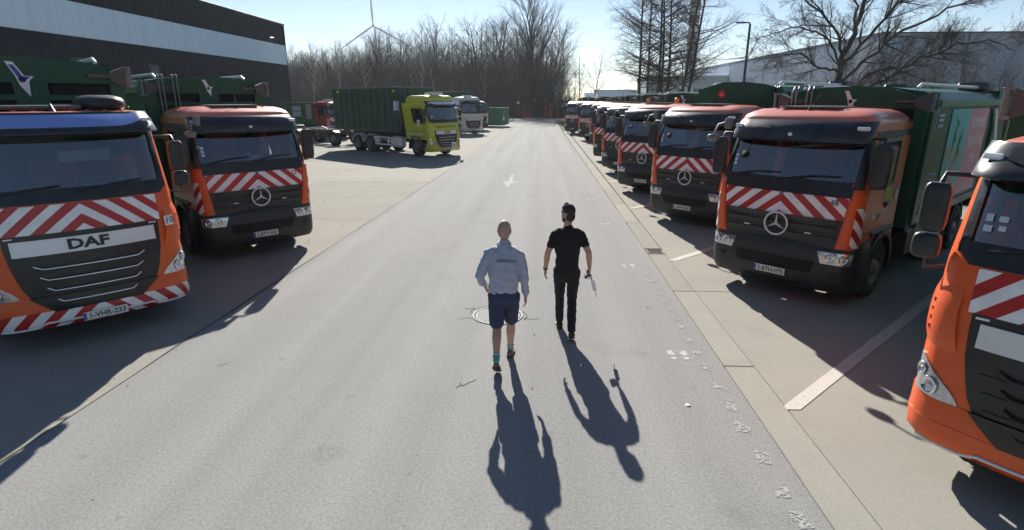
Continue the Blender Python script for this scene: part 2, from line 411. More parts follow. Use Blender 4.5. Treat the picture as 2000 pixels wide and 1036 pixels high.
# seam between asphalt and concrete
sm = MB(); prev = None; rs = random.Random(5)
for i in range(130):
    y = -3 + i * .75; x = xl(y) + rs.uniform(-.012, .012); w = rs.uniform(.006, .02)
    if prev:
        (x0, y0, w0) = prev; sm.add([(x0 - w0, y0, .003), (x0 + w0, y0, .003), (x + w, y, .003), (x - w, y, .003)], [(0, 1, 2, 3)])
    prev = (x, y, w)
tag(sm.build('road_seam', 'crack'), kind='structure')
# gutter strip of precast lengths
gut = tag(MB().add([(2.33, -8, -.06), (2.725, -8, -.06), (2.725, 61, -.06), (2.33, 61, -.06)], [(0, 1, 2, 3)]).build('gutter', 'joint'), kind='structure')
gme = MB(); gme.box((0, 0, -.06), (.372, 2.91, .12), r=.008); gmesh = gme.mesh('gutter_block', 'gutter_concrete')
for k in range(24):
    y = -6.5 + k * 2.92
    if abs(y - 12.27) < 1.5:
        continue
    link('gutter_block', gmesh, gut, (2.528 - .0055 * max(0, y - 12) * (1 if y > 0 else 0) * .9, y, .004 + rg.uniform(-.002, .002)))
yk = [-6.5 + k * 2.92 for k in range(24)]; yk = [y for y in yk if abs(y - 12.27) < 1.5][0]
for a, b in ((yk - 1.455, 12.05), (12.49, yk + 1.455)):
    MB().box((0, 0, -.06), (.372, b - a - .01, .12), r=.008).build('gutter_block', 'gutter_concrete', gut, (2.528, (a + b) / 2, .004))
# drain grate set in the gutter
dg = empty('drain_grate', (2.528, 12.27, 0)); tag(dg, 'square iron drain grate set in the concrete gutter', 'drain grate')
f = MB()
for s in (-1, 1): f.box((s * .17, 0, -.01), (.03, .4, .04), r=.005); f.box((0, s * .19, -.01), (.37, .03, .04), r=.005)
f.build('frame', 'darksteel', dg)
bar = MB().box((0, 0, -.01), (.31, .024, .03), r=.005).mesh('grate_bar', 'darksteel')
for k in range(7): link('grate_bar', bar, dg, (0, -.15 + k * .05, 0))
MB().box((0, 0, -.05), (.33, .36, .01)).build('sump', 'slot', dg)

# bay lines at 45 degrees
for k in range(10):
    y = 5.62 + k * 5.93 - 5.93
    if k == 0: continue
    d = Vector((.717, .697, 0)); n_ = Vector((-.697, .717, 0)); p = Vector((2.74, y, .0015)); w = .078
    L = 7.5
    pts = [p + n_ * w - d * .08, p - n_ * w + d * .08, p - n_ * w + d * L, p + n_ * w + d * L]
    tag(MB().add(pts, [(0, 1, 2, 3)]).build('bay_line', 'paint_line'), kind='structure')
# arrow on the carriageway
ar = [(-1.36, 21.5), (-1.24, 22.7), (-1.12, 22.95), (-.98, 23.4), (-1.25, 23.25), (-1.3, 25.5), (-1.4, 25.5), (-1.42, 23.25), (-1.74, 23.4), (-1.55, 22.95)]
tag(MB().add([(x, y, .004) for x, y in ar], [tuple(range(len(ar)))]).build('painted_arrow', 'paint_faint'), kind='structure')
# pairs of painted footprints
for x, y in ((1.83, 6.94), (1.77, 11.1), (1.72, 15.14), (1.62, 19.07), (1.6, 23.1), (1.55, 27.2)):
    m_ = MB()
    for s in (-1, 1):
        a = [(math.cos(t) * .052, math.sin(t) * .085 + .055) for t in lin(0, 2 * math.pi, 15)[:-1]]; b = [(math.cos(t) * .042, math.sin(t) * .05 - .105) for t in lin(0, 2 * math.pi, 13)[:-1]]
        for q in (a, b): m_.add([(x + s * .085 + u, y + v, .004) for u, v in q], [tuple(range(len(q)))])
    tag(m_.build('painted_footprints', 'paint_worn' if y < 8 else 'paint_faint'), kind='structure')
# rubbed-off edge line
el = MB(); re_ = random.Random(11); y = 3.0
while y < 11:
    L = re_.uniform(.12, .2); x = 2.1 - .004 * (y - 5); pts = [(x - .06 + re_.uniform(-.03, .03), y), (x + .07 + re_.uniform(-.02, .03), y + re_.uniform(-.05, .05)), (x + .07 + re_.uniform(-.02, .03), y + L), (x - .05 + re_.uniform(-.03, .03), y + L + re_.uniform(-.06, .06))]
    el.add([(a, b, .004) for a, b in pts], [(0, 1, 2, 3)]); y += L + re_.uniform(.15, .45)
tag(el.build('worn_edge_line', 'paint_rubbed'), 'rubbed off white edge line along the gutter', 'road marking', kind='stuff')

# manhole
P('iron', (.44, .44, .43), .75, metal=.0, spec=.15, var=.2, scale=14, dirt=((.2, .19, .17), .5, 20))
mh = empty('manhole_cover', (-.67, 8.24, 0)); tag(mh, 'round iron manhole cover with raised grid in cracked asphalt', 'manhole cover')
q = MB(); q.lathe([(.40, -.02), (.40, .008), (.37, .01), (.365, .002), (.355, -.004)], (0, 0, 0), (0, 0, 1), 40); q.build('rim', 'iron', mh)
q = MB(); q.lathe([(.371, .0062), (.35, .0062)], (0, 0, 0), (0, 0, 1), 40); q.build('dirt_gap', 'crack', mh)
q = MB(); q.lathe([(.352, -.004), (.352, .005), (.335, .006), (.33, .002), (.001, .002)], (0, 0, 0), (0, 0, 1), 40); co_ = q.build('cover', 'iron', mh)
stud = MB().box((0, 0, .004), (.034, .018, .008)).mesh('stud', 'iron')
for i in range(-7, 8):
    for j in range(-14, 15):
        x, y = (i + .5 * (j % 2)) * .045, j * .0235
        if x * x + y * y < .31 ** 2: link('stud', stud, co_, (x, y, 0))
ck = MB(); rc_ = random.Random(21)
def crack(pts, w):
    for a, b in zip(pts, pts[1:]):
        d = Vector((b[0] - a[0], b[1] - a[1], 0)); n_ = Vector((-d.y, d.x, 0)).normalized() * w * rc_.uniform(.5, 1.3)
        ck.add([Vector((a[0], a[1], .003)) + n_, Vector((a[0], a[1], .003)) - n_, Vector((b[0], b[1], .003)) - n_, Vector((b[0], b[1], .003)) + n_], [(0, 1, 2, 3)])
for rr, a0, a1 in ((.445, 70, 185), (.44, 335, 395)):
    crack([(-.67 + (rr + rc_.uniform(-.03, .03)) * math.cos(R(a)), 8.24 + (rr + rc_.uniform(-.03, .03)) * math.sin(R(a))) for a in range(a0, a1, 9)], .008)
for a in (150, 200, 345): crack([(-.67 + r_ * math.cos(R(a + rc_.uniform(-6, 6))), 8.24 + r_ * math.sin(R(a + rc_.uniform(-6, 6)))) for r_ in (.42, .5, .58, .66)], .007)
crack([(-.98, 5.9), (-.93, 5.97), (-.9, 5.95), (-.85, 6.03), (-.8, 6.06), (-.77, 6.12)], .006); crack([(-.93, 5.97), (-.95, 6.04)], .004)
tag(ck.build('road_cracks', 'crack'), 'thin dark cracks in the asphalt around the manhole', 'cracks', kind='stuff')
# litter
o = MB(); o.add([(0, 0, .01), (.045, .005, .02), (.05, .035, .012), (.02, .045, .024), (-.01, .03, .015)], [(0, 1, 3), (1, 2, 3), (0, 3, 4)]); tag(o.build('paper_scrap', 'white', None, (1.62, 5.62, -.005)), 'crumpled white scrap of paper on the asphalt near the gutter', 'litter')
pb = MB(); rp = random.Random(2)
for i in range(110):
    x = rp.choice((rp.uniform(-4.9, 2.2), rp.uniform(2.2, 7), rp.uniform(-8, -5))); y = 3 + rp.random() ** 1.5 * 26; s_ = rp.uniform(.004, .011)
    pb.box((x, y, s_ * .4), (s_ * 2, s_ * 1.5, s_), 0, (rp.random(), rp.random(), rp.random() * 6))
tag(pb.build('grit', 'gutter_concrete'), 'scattered pale grit on the road surface', 'grit', kind='stuff')
# ================================================================ trucks
# truck frame: front towards -Y, bumper near y = 0, ground at z = 0
def side_sign(): return (-1, 1)

_wheel_cache = {}
def wheel(parent, x, y, r=.5, w=.3, steer=0.0, dual=False):
    """wheel > tyre, rim"""
    key = (r, w, dual)
    if key not in _wheel_cache:
        t = MB(); pr = [(r * .58, -w / 2), (r * .62, -w / 2 - .008), (r * .9, -w / 2), (r * .975, -w / 2 + .03), (r, -w / 2 + .06), (r, w / 2 - .06), (r * .975, w / 2 - .03), (r * .9, w / 2), (r * .62, w / 2 + .008), (r * .58, w / 2)]
        t.lathe(pr, (0, 0, 0), (1, 0, 0), 32)
        for k in range(36):
            a = 2 * math.pi * k / 36
            for q in (-.25, .25): t.box((q * w, math.cos(a + q * .2) * r, math.sin(a + q * .2) * r), (w * .4, .045, .014), 0, (a + q * .2 - math.pi / 2, 0, 0))
        g = MB(); d = w / 2
        ro = [(r * .585, d - .0), (r * .56, d - .02), (r * .53, d - .10), (r * .30, d - .13), (r * .28, d - .03), (r * .2, d + .02), (.001, d + .025)] if not dual else [(r * .585, d), (r * .55, d - .02), (r * .5, d - .16), (r * .3, d - .18), (r * .27, d - .05), (r * .18, d - .01), (.001, d)]
        g.lathe(ro, (0, 0, 0), (1, 0, 0), 28); g.lathe([(r * .585, -d), (r * .3, -d + .05), (.001, -d + .05)], (0, 0, 0), (1, 0, 0), 20)
        for k in range(10):
            a = 2 * math.pi * k / 10; g.cyl((d - .12, math.cos(a) * r * .4, math.sin(a) * r * .4), (d - .085, math.cos(a) * r * .4, math.sin(a) * r * .4), .018, n=6)
            a += .314; g.cyl((d - .115, math.cos(a) * r * .47, math.sin(a) * r * .47), (d - .108, math.cos(a) * r * .47, math.sin(a) * r * .47), .03, n=8, mat=1)
        _wheel_cache[key] = (t.mesh('tyre', 'rubber'), g.mesh('rim', ['rim', 'slot']))
    t, g = _wheel_cache[key]
    o = empty('wheel', (x, y, r)); o.parent = parent; o.rotation_euler = (0, 0, (0 if x > 0 else math.pi) + steer)
    link('tyre', t, o); link('rim', g, o)
    return o

def arch(mb, x0, x1, y, z, r0, r1, a0=0, a1=180, n=14, mat=0):
    pr = [(math.cos(R(a)), math.sin(R(a))) for a in lin(a0, a1, n)]
    poly = [(y + c * r1, z + s * r1) for c, s in pr] + [(y + c * r0, z + s * r0) for c, s in reversed(pr)]
    for i in range(n):
        j = i + 1; q = [poly[i], poly[j], poly[2 * n + 1 - j], poly[2 * n + 1 - i]]
        mb.prism(q, x0, x1, 'x', mat)
    return mb

def roof(mb, surf, z0, prof, yb, mat=0, skew=.0, nu=26, umax=3.2):
    """closed cap above the cab; prof = [(scale, z)], rear edge at y = yb"""
    us = lin(-umax, umax, nu * 2); base = []
    for u in us:
        p = surf.pos(u, z0); p.y = min(p.y, yb); base.append(p)
    yc = yb * .55; rings = []
    for sc, z in prof:
        rings.append([Vector((p.x * (sc * .5 + .5 if sc > .55 else sc * 1.41), yc + (p.y - yc) * sc + skew * (1 - sc), z)) for p in base])
    mb.loft(rings, mat, True, True); return mb

def star(parent, loc, r=.2):
    s = MB(); s.torus((0, 0, 0), (0, 1, 0), r, .016, 32, 8)
    for k in range(3):
        a = R(90 + 120 * k); d = Vector((math.cos(a), 0, math.sin(a))); q = Vector((-d.z, 0, d.x))
        base = r * .13; tip = d * r; b1 = q * base - d * base * .6; b2 = -q * base - d * base * .6; c = Vector((0, -.02, 0))
        s.add([tip, b1, c, b2], [(0, 1, 2), (0, 2, 3)])
    return s.build('star_emblem', 'silver', parent, loc)

def plate(parent, loc, s, rot=0.0, tilt=0.0):
    o = MB().box((0, 0, 0), (.52, .012, .115), r=.004).box((-.242, -.007, 0), (.034, .004, .1), 1).build('number_plate', ['platewhite', 'blue'], parent, loc)
    o.rotation_euler = (tilt, 0, rot)
    text('plate_text', s, .098, 'blacktext', o, (.016, -.0085, -.004), sx=.98, bold=.0015, depth=.001)
    return o

def interior(parent, yb, zf=1.35, hw=1.0, yd=.45, zd=1.98):
    d = MB(); d.prism([(yd - .1, zf), (yd + .55, zf), (yd + .5, zd - .12), (yd + .3, zd - .02), (yd - .08, zd - .06)], -hw, hw, 'x')
    d.box((.5, yd + .34, zd + .0), (.5, .16, .12), r=.04)
    d.build('dashboard', 'interior', parent)
    s = MB(); c = Vector((.5, yd + .72, zd - .02)); s.torus(c, (0, -.75, .55), .22, .017, 26, 6)
    s.cyl(c, c + Vector((0, -.3, -.2)), .035, n=8); s.box(c, (.4, .03, .05), rot=(R(-35), 0, 0)); s.box(c + Vector((0, .0, -.09)), (.05, .03, .2), rot=(R(-35), 0, 0)); s.build('steering_wheel', 'interior', parent)
    for x in (-.52, .52):
        q = MB(); q.box((x, yb - .62, zf + .32), (.5, .5, .16), r=.05); q.box((x, yb - .34, zf + .72), (.48, .14, .72), r=.06, rot=(R(-8), 0, 0)); q.box((x, yb - .27, zf + 1.16), (.27, .1, .2), r=.04)
        q.build('seat', 'seat', parent)
    MB().box((0, yb / 2 + .1, zf - .02), (hw * 2, yb - .5, .04)).build('cab_floor', 'interior', parent)

def mirror_pair(parent, xs, y, z_top, h, w=.24, d=.16, small=True, arm_y=.5, arm_x=1.1):
    for sx in (-1, 1):
        m = MB(); x = sx * xs
        m.pod((x, y, z_top - h / 2), (w, d, h), .38, 18)
        o = m.build('mirror', 'plastic', parent)
        g = MB(); g.box((x, y + d / 2 - .002, z_top - h / 2), (w * .78, .012, h * .82), r=.005); g.build('mirror_glass', 'chrome', o)
        a = MB(); a.tube([(sx * arm_x, arm_y, z_top + .06), (x - sx * .02, y + .05, z_top + .07), (x, y + .02, z_top - .03)], .022, 8); a.build('mirror_arm', 'plastic', o); a = MB()
        a.tube([(sx * (arm_x + .03), arm_y, z_top - h - (.02 if not small else .3)), (x, y + .03, z_top - h - (.0 if not small else .34)), (x, y, z_top - h + .04 - (.2 if small else 0))], .016, 8)
        a.build('mirror_arm', 'plastic', o)
        if small:
            MB().pod((x + sx * .01, y, z_top - h - .13), (w * 1.08, d * .95, .23), .5, 16).build('wide_angle_mirror', 'plastic', o)

def headlamp_bowls(mb, surf, pts, off):
    for (u, z, r) in pts:
        p = surf.at(u, z, off); n = surf.nrm(u, z)
        mb.lathe([(r, .0), (r * 1.02, .012), (r * .86, .012), (r * .5, -.02), (.001, -.03)], p, n, 18, 1)
        mb.lathe([(r * .32, -.02), (r * .3, .005), (.001, .012)], p, n, 12, 2)

def undercarriage(t, yb, axles, yend, tanks=True):
    c = MB()
    for x in (-.42, .42): c.box((x, (.6 + yend) / 2, .86), (.09, yend - .6, .27), r=.01)
    for y in lin(1.0, yend - .2, 5): c.box((0, y, .86), (.76, .1, .18), r=.01)
    c.box((0, .95, .95), (.8, .9, .5), r=.1); c.cyl((-.9, 1.38, .5), (.9, 1.38, .5), .07); c.box((0, .45, .55), (1.9, .3, .2), r=.03)
    for y in axles: c.cyl((-.9, y, .5), (.9, y, .5), .09); c.pod((0, y, .5), (.4, .4, .4), .9, 12)
    c.build('chassis_frame', 'chassis', t)
    if tanks:
        for sx in (-1, 1):
            MB().box((sx * .92, yb + 1.15, .68), (.56, 1.25, .58), r=.08).build('fuel_tank' if sx < 0 else 'battery_box', 'silver' if sx < 0 else 'plastic', t)
    for sx in (-1, 1):
        g = MB()
        for z in (.55, .85): g.box((sx * 1.2, yb + 1.9, z), (.035, 2.0, .1), r=.012)
        for y in (yb + 1.1, yb + 2.7): g.box((sx * 1.17, y, .75), (.05, .05, .5), r=.01)
        g.build('side_guard', 'steelgrey', t)

# ------------------------------------------------------------- star-badged cab
def merc_cab(t, paint='orange', chev=True):
    S = Surf([(.9, .07), (1.46, .07), (1.8, .09), (2.05, .14), (2.64, .33), (2.9, .38)], [(.9, 1.15), (1.9, 1.15), (2.64, 1.09), (2.9, 1.06)], [(.9, .17), (2.0, .17), (2.9, .2)], .06)
    YB = 2.15; UM = 2.93
    WS = 1.06; W0, W1 = 2.01, 2.63
    us = sorted(set([round(s * v, 4) for s in (-1, 1) for v in (0, .25, .5, .75, .92, 1.0, WS, 1.14, 1.2, 1.27, 1.42, 1.8, 2.2, 2.42, UM)]))
    zs = [1.0, 1.2, 1.46, 1.8, 1.97, W0, 2.2, 2.35, 2.5, 2.6, W1, 2.75, 2.88]
    def sk(u, z):
        a = abs(u); return (a < WS and W0 < z < W1) or (1.42 < a < 2.42 and 1.97 < z < 2.6)
    sh = MB(); S.patch(sh, 0, 0, zs, us=us, off=0, thick=0, skip=sk)
    back = [S.pos(u, z) for z in (1.0, 2.88) for u in (-UM, UM)]; sh.add([back[0], back[1], back[3], back[2]], [(0, 1, 2, 3)])
    sh.build('cab_shell', paint, t)
    # roof
    rf = MB(); roof(rf, S, 2.88, [(1.0, 2.87), (1.0, 2.9), (.985, 2.945), (.95, 2.985), (.88, 3.022), (.78, 3.058), (.6, 3.1), (.3, 3.12)], YB, skew=.1)
    for x in (-.55, -.28, .0, .28, .55): rf.box((x, 1.35, 3.1), (.06, 1.2, .02), r=.008)
    ro = rf.build('roof', 'orange_roof_glare' if paint == 'orange' else paint, t)
    MB().box((-.02, 1.1, 3.13), (.95, .75, .035), r=.015).build('roof_hatch', 'steelgrey', ro)
    an = MB(); an.cyl((0, .66, 3.0), (0, .7, 3.13), .045, .012, 8); an.tube([(0, .69, 3.1), (.05, .95, 3.36)], .005, 4); an.build('antenna', 'plastic', ro); MB().pod((.45, .9, 3.09), (.09, .12, .06), .7, 10).build('antenna', 'plastic', ro)
    # seam band over the doors
    for s in (-1, 1):
        b = MB(); S.patch(b, s * 1.2, s * UM, [2.68, 2.78], 8, .008, .01); b.build('drip_moulding', 'plastic', t)
    # sun visor
    V = Surf([(2.6, .08), (2.75, .1), (2.9, .24), (2.96, .36)], [(2.6, 1.12), (2.96, 1.06)], [(2.6, .26), (2.96, .28)], .1)
    v = MB(); V.patch(v, -1.24, 1.24, [2.62, 2.66, 2.75, 2.83, 2.9, 2.935], 22, 0, .02); vo = v.build('sun_visor', 'visor', t)
    for s in (-1, 1):
        p = V.at(s * .98, 2.82, .012); q = MB(); q.box(p, (.17, .03, .06), r=.012, rot=(R(-18), 0, s * R(20))); q.build('marker_lamp', 'lens', vo)
        V.patch(q2 := MB(), s * .36, s * .46, lin(2.66, 2.86, 4), 2, .01, .012); q2.build('visor_bracket', 'black', vo)
    MB().pod(V.at(0, 2.72, .01), (.07, .03, .06), .8, 10).build('camera_eye', 'silver', vo)
    # windscreen
    g = MB(); S.patch(g, -WS, WS, lin(W0, W1, 6), 20, -.012, 0); gl = g.build('windscreen', 'glass', t)
    fr = MB()
    for s in (-1, 1): S.patch(fr, s * (WS - .05), s * 1.17, lin(1.93, 2.64, 6), 4, .005, .01)
    S.patch(fr, -WS, WS, [1.96, 2.035], 20, .006, .01); S.patch(fr, -WS, WS, [2.58, 2.64], 20, .005, .01); fr.build('windscreen_surround', 'black', gl)
    for x0, x1 in ((-.86, -.1), (.02, .8)):
        w = MB(); w.tube([S.at(x0, 2.03, .03), S.at((x0 + x1) / 2, 2.09, .035), S.at(x1, 2.11, .025)], .011, 5); w.tube([S.at(x0 - .02, 1.98, .02), S.at(x0 + .25, 2.07, .045)], .014, 5); w.build('wiper', 'black', gl)
    st = MB()
    for z in (2.16, 2.23, 2.3): S.patch(st, -.96, -.9, [z, z + .05], 1, .002, 0)
    st.build('sticker', 'paper', gl)
    # front panels
    pn = MB(); S.patch(pn, -1.02, 1.02, [1.78, 1.88, 1.975], 16, .012, .02); pn.build('front_panel', 'black', t)
    gr = MB(); S.patch(gr, lambda z: -(.9 + .14 * (z - 1.0)), lambda z: .9 + .14 * (z - 1.0), lin(.99, 1.47, 4), 16, .01, .02); go = gr.build('grille', 'black', t)
    for z in (1.1, 1.25, 1.38):
        s_ = MB(); S.patch(s_, -.88, .88, [z, z + .02, z + .075], 16, lambda u, zz, z=z: .03 + .015 * (zz - z) / .075, .03); s_.build('grille_slat', 'plastic', go)
    for x in (-.5, .5): MB().box(S.at(x, 1.2, .05), (.1, .012, .018)).build('grille_badge', 'silver', go)
    star(t, S.at(0, 1.29, .075), .185)
    ch = MB(); S.patch(ch, lambda z: -(.96 + .1 * (z - 1.46)), lambda z: .96 + .1 * (z - 1.46), lin(1.455, 1.8, 3), 20, .02, .008); ch.build('chevron_board', 'chevron' if chev else paint, t)
    MB().pod(S.at(0, 1.775, .028), (.07, .02, .07), .9, 12).build('front_camera', 'steelgrey', t)
    # corner deflectors with side chevrons
    for s in (-1, 1):
        c = MB(); S.patch(c, lambda z: s * (.925 + .12 * (z - 1.0)), lambda z: s * (1.30 - .05 * (z - 1)), lin(1.06, 1.86, 6), 8, .03, .035); co = c.build('corner_panel', paint, t)
        c = MB(); S.patch(c, lambda z: s * (1.08 + .03 * (z - 1)), lambda z: s * 1.27, lin(1.04, 1.66, 4), 5, .034, .004); c.build('side_chevron', 'chevron', co)
        # door
        d = MB(); S.patch(d, 0, 0, [1.22, 1.5, 1.8, 1.95, 2.2, 2.45, 2.62, 2.67], us=[s * k for k in (1.34, 1.40, 1.75, 2.1, 2.44, 2.5)], off=.008, thick=.012, skip=lambda u, z: 1.4 < abs(u) < 2.44 and 1.95 < z < 2.62)
        do = d.build('door', paint, t)
        w = MB(); S.patch(w, 0, 0, [1.205, 1.95, 2.62, 2.685], us=[s * k for k in (1.325, 1.4, 1.8, 2.2, 2.44, 2.515)], off=.003, thick=0, skip=lambda u, z: 1.4 < abs(u) < 2.44 and 1.95 < z < 2.62); w.build('door_seal', 'slot', do)
        w = MB(); S.patch(w, s * 1.38, s * 2.46, [1.93, 2.64], 4, .0, 0); w.build('side_window', 'sideglass', do)
        f = MB()
        for a, b, z0, z1 in ((1.36, 1.43, 1.92, 2.66), (2.42, 2.48, 1.92, 2.66), (1.43, 2.42, 1.92, 1.975), (1.43, 2.42, 2.6, 2.66)): S.patch(f, s * a, s * b, [z0, z1], 3, .012, .01)
        f.build('window_frame', 'black', do)
        h = MB(); p = S.at(s * 2.34, 1.6, .02); h.box(p, (.03, .24, .1), r=.014); h.box(p + Vector((s * .018, 0, .01)), (.02, .18, .03), r=.008); h.build('door_handle', 'black', do)
    # bumper
    B = Surf([(.25, .09), (.36, .03), (.5, .0), (.88, .0), (1.02, .03), (1.08, .09)], [(.25, 1.19), (.36, 1.22), (1.0, 1.22), (1.04, 1.19)], [(.25, .3), (1.04, .3)], .1)
    bm_ = MB(); B.patch(bm_, -1.72, 1.72, [.27, .31, .38, .5, .7, .88, .99, 1.05, 1.075], 34, 0, .07)
    fv = [B.pos(u, 1.075) for u in lin(-1.72, 1.72, 34)]; bk = [Vector((p.x * .93, p.y + .09, 1.085)) for p in fv]
    bm_.loft([fv, bk], 0, False, False, False); bo = bm_.build('bumper', 'plastic', t)
    k = MB(); B.patch(k, lambda z: -.62 - .2 * (z - .55), lambda z: .62 + .2 * (z - .55), lin(.56, .76, 3), 14, .004, .01); k.build('air_intake', 'slot', bo)
    k = MB(); B.patch(k, -.5, .5, [.3, .36], 12, .012, .015); k.build('step_plate', 'black', bo)
    for s in (-1, 1):
        l = MB(); B.patch(l, lambda z: s * (.68 + .35 * (.93 - z)), lambda z: s * (1.17 + .1 * (z - .74)), lin(.745, .935, 4), 10, .008, .02)
        headlamp_bowls(l, B, [(s * .87, .845, .075), (s * 1.05, .845, .068)], .012); l.build('headlight', ['headlamp', 'chrome', 'lens'], bo)
        MB().box(B.at(s * .95, .6, .004), (.13, .03, .05), r=.012, rot=(0, 0, s * R(18))).build('fog_lamp', 'black', bo)
        MB().box((s * 1.08, .75, .62), (.2, .55, .52), r=.05).build('cab_step', 'plastic', t)
        a = MB(); arch(a, s * .86, s * 1.2, 1.38, .5, .58, .66, -8, 172); a.box((s * 1.08, 1.38, 1.16), (.2, 1.1, .1), r=.03); a.build('wheel_arch', 'plastic', t)
    # mirrors
    mirror_pair(t, 1.28, .34, 2.62, .66, .25, .16, small=False, arm_y=.5, arm_x=1.05)
    fm = MB(); fm.pod((-1.02, .02, 2.86), (.12, .12, .2), .6, 12); fm.tube([(-1.0, .06, 2.9), (-1.14, -.1, 2.84), (-1.2, -.14, 2.66)], .018, 8); fm.pod((-1.2, -.13, 2.62), (.2, .13, .13), .6, 12); fm.build('kerb_mirror', 'steelgrey', t)
    interior(t, YB, 1.35, 1.0, .38, 2.0)
    for s in (-1, 1): wheel(t, s * 1.02, 1.38, .5, .29)
    return S

# ------------------------------------------------------------- slatted-grille cab (low day cab, or tall sleeper)
def daf_cab(t, paint='orange', visor='visor', sleeper=False, low=0.0, lower='chevron', chev=True, bar='silver', lettering='DAF', slat='chrome'):
    hx = 1.18 if not sleeper else 1.24
    dz = -low if not sleeper else .08; zw = 2.7 - low
    S = Surf([(.3, .05), (.6, .0), (1.2, .02), (1.6, .06), (1.95, .11), (2.1, .15), (2.84 + dz, .36), (3.0 + dz, .44)],
             [(.3, hx - .02), (.5, hx + .02), (1.9, hx), (2.84 + dz, hx - .06), (3.05 + dz, hx - .1)], [(.3, .34), (1.9, .3), (3.05 + dz, .28)], .1)
    YB = 2.15 if not sleeper else 2.35; UM = hx - .34 + .534 + (YB - .5)
    zt = 2.98 + dz; WS = hx - .1; W0, W1 = 2.08, 2.84 + dz
    us = sorted(set([round(s * v, 4) for s in (-1, 1) for v in (0, .2, .4, .6, .75, .86, .96, WS, WS + .08, 1.25, 1.32, 1.42, 1.6, 1.8, 2.2, 2.42, UM)]))
    zs = [.62, .8, 1.0, 1.2, 1.5, 1.8, 1.95, W0, 2.25, 2.4, zw, W1, (W1 + zt) / 2, zt]
    def sk(u, z):
        a = abs(u); return (a < WS and W0 < z < W1) or (1.6 < a < 2.42 and 1.95 < z < zw) or (a > 1.42 and z < 1.0)
    sh = MB(); S.patch(sh, 0, 0, zs, us=us, off=0, thick=0, skip=sk)
    q = [S.pos(u, z) for z in (1.0, zt) for u in (-UM, UM)]; sh.add([q[0], q[1], q[3], q[2]], [(0, 1, 2, 3)]); sh.build('cab_shell', paint, t)
    rf = MB(); top = .12 if not sleeper else .42
    prof = [(1.0, zt - .01), (1.0, zt + top * .35), (.96, zt + top * .65), (.88, zt + top * .9), (.7, zt + top), (.35, zt + top + .015)]
    roof(rf, S, zt, prof, YB, skew=.1 if not sleeper else .02, umax=UM)
    if not sleeper:
        for x in lin(-.8, .8, 8): rf.box((x, 1.3, zt + top + .003), (.05, 1.2, .022), r=.008)
    ro = rf.build('roof', 'orange_roof_glare' if paint == 'orange' else paint, t)
    ztop = zt + top
    if not sleeper:
        MB().box((-.15, 1.15, ztop + .05), (1.0, .8, .05), r=.03).build('roof_hatch', 'steelgrey', ro)
        MB().pod((.62, 1.15, ztop + .09), (.62, .8, .26), .75, 20).build('air_conditioner', 'plastic', ro)
        a = MB(); a.cyl((.0, .68, ztop - .02), (.0, .74, ztop + .1), .05, .01, 8); a.build('antenna', 'plastic', ro)
    else:
        a = MB(); a.box((-.1, 1.0, ztop + .1), (.85, .8, .16), r=.06); a.build('roof_air_conditioner', 'white', ro)
    # visor
    V = Surf([(2.7 + dz, .1), (2.86 + dz, .12), (3.0 + dz, .28), (3.08 + dz, .4)], [(2.7 + dz, hx), (3.08 + dz, hx - .06)], [(2.7 + dz, .3), (3.1 + dz, .34)], .12)
    v = MB(); V.patch(v, -1.25, 1.25, [2.82 + dz, 2.85 + dz, 2.92 + dz, 3.0 + dz, 3.06 + dz, 3.09 + dz], 24, 0, .025); vo = v.build('sun_visor', 'visor', t)
    k = MB(); V.patch(k, lambda z: -(.62 + .3 * min(1, (z - 2.9 - dz) / .06) ** .5), lambda z: .62 + .3 * min(1, (z - 2.9 - dz) / .06) ** .5, [2.9 + dz, 2.91 + dz, 2.93 + dz, 2.96 + dz, 3.0 + dz, 3.05 + dz], 18, .012, .012)
    k.build('visor_screen', visor, vo)
    for s in (-1, 1): MB().box(V.at(s * 1.04, 2.97 + dz, .012), (.15, .03, .055), r=.012, rot=(R(-28), 0, s * R(22))).build('marker_lamp', 'lens', vo)
    # windscreen
    g = MB(); S.patch(g, -WS, WS, lin(W0, W1, 6), 22, -.012, 0); gl = g.build('windscreen', 'glass', t)
    fr = MB()
    for s in (-1, 1): S.patch(fr, lambda z: s * (WS - .05), lambda z: s * (WS + .05), lin(2.02, W1, 6), 3, .005, .01)
    S.patch(fr, lambda z: -(WS - 1.2 * max(0, 2.02 - z)), lambda z: WS - 1.2 * max(0, 2.02 - z), [1.945, 1.98, 2.02, 2.13], 22, .006, .01)
    S.patch(fr, -WS, WS, [2.78 + dz, W1 + .01], 22, .005, .01); fr.build('windscreen_surround', 'black', gl)
    for x0, x1 in ((-.9, -.15), (0, .8)):
        w = MB(); w.tube([S.at(x0, 2.07, .03), S.at((x0 + x1) / 2, 2.13, .035), S.at(x1, 2.16, .025)], .011, 5); w.build('wiper', 'black', gl)
    st = MB()
    for dx, z, w_, h_ in ((0, 2.22, .06, .05), (.0, 2.3, .05, .06), (.1, 2.235, .05, .04), (.09, 2.305, .06, .045)): S.patch(st, -.97 + dx, -.97 + dx + w_, [z, z + h_], 1, .002, 0)
    st.build('sticker', 'paper', gl)
    # front: chevron band, white bar, black grille with bright slats
    if chev:
        c = MB(); S.patch(c, -.91, .91, lin(1.57, 1.93, 3), 20, .012, .012); c.build('chevron_board', 'chevron', t)
    gr = MB(); ztop_g = 1.575 if chev else 1.52
    def gw(z): return interp([(.5, .5), (.62, .64), (.8, .76), (1.1, .84), (1.3, .87), (1.6, .88)], z)
    S.patch(gr, lambda z: -gw(z), gw, [.5, .54, .6, .7, .85, 1.0, 1.2, 1.4, ztop_g], 18, .01, .02); go = gr.build('grille', 'black', t)
    b = MB(); S.patch(b, -.8, .8, lin(1.3, 1.5, 3), 18, .035, .04); bo = b.build('badge_bar', bar, go)
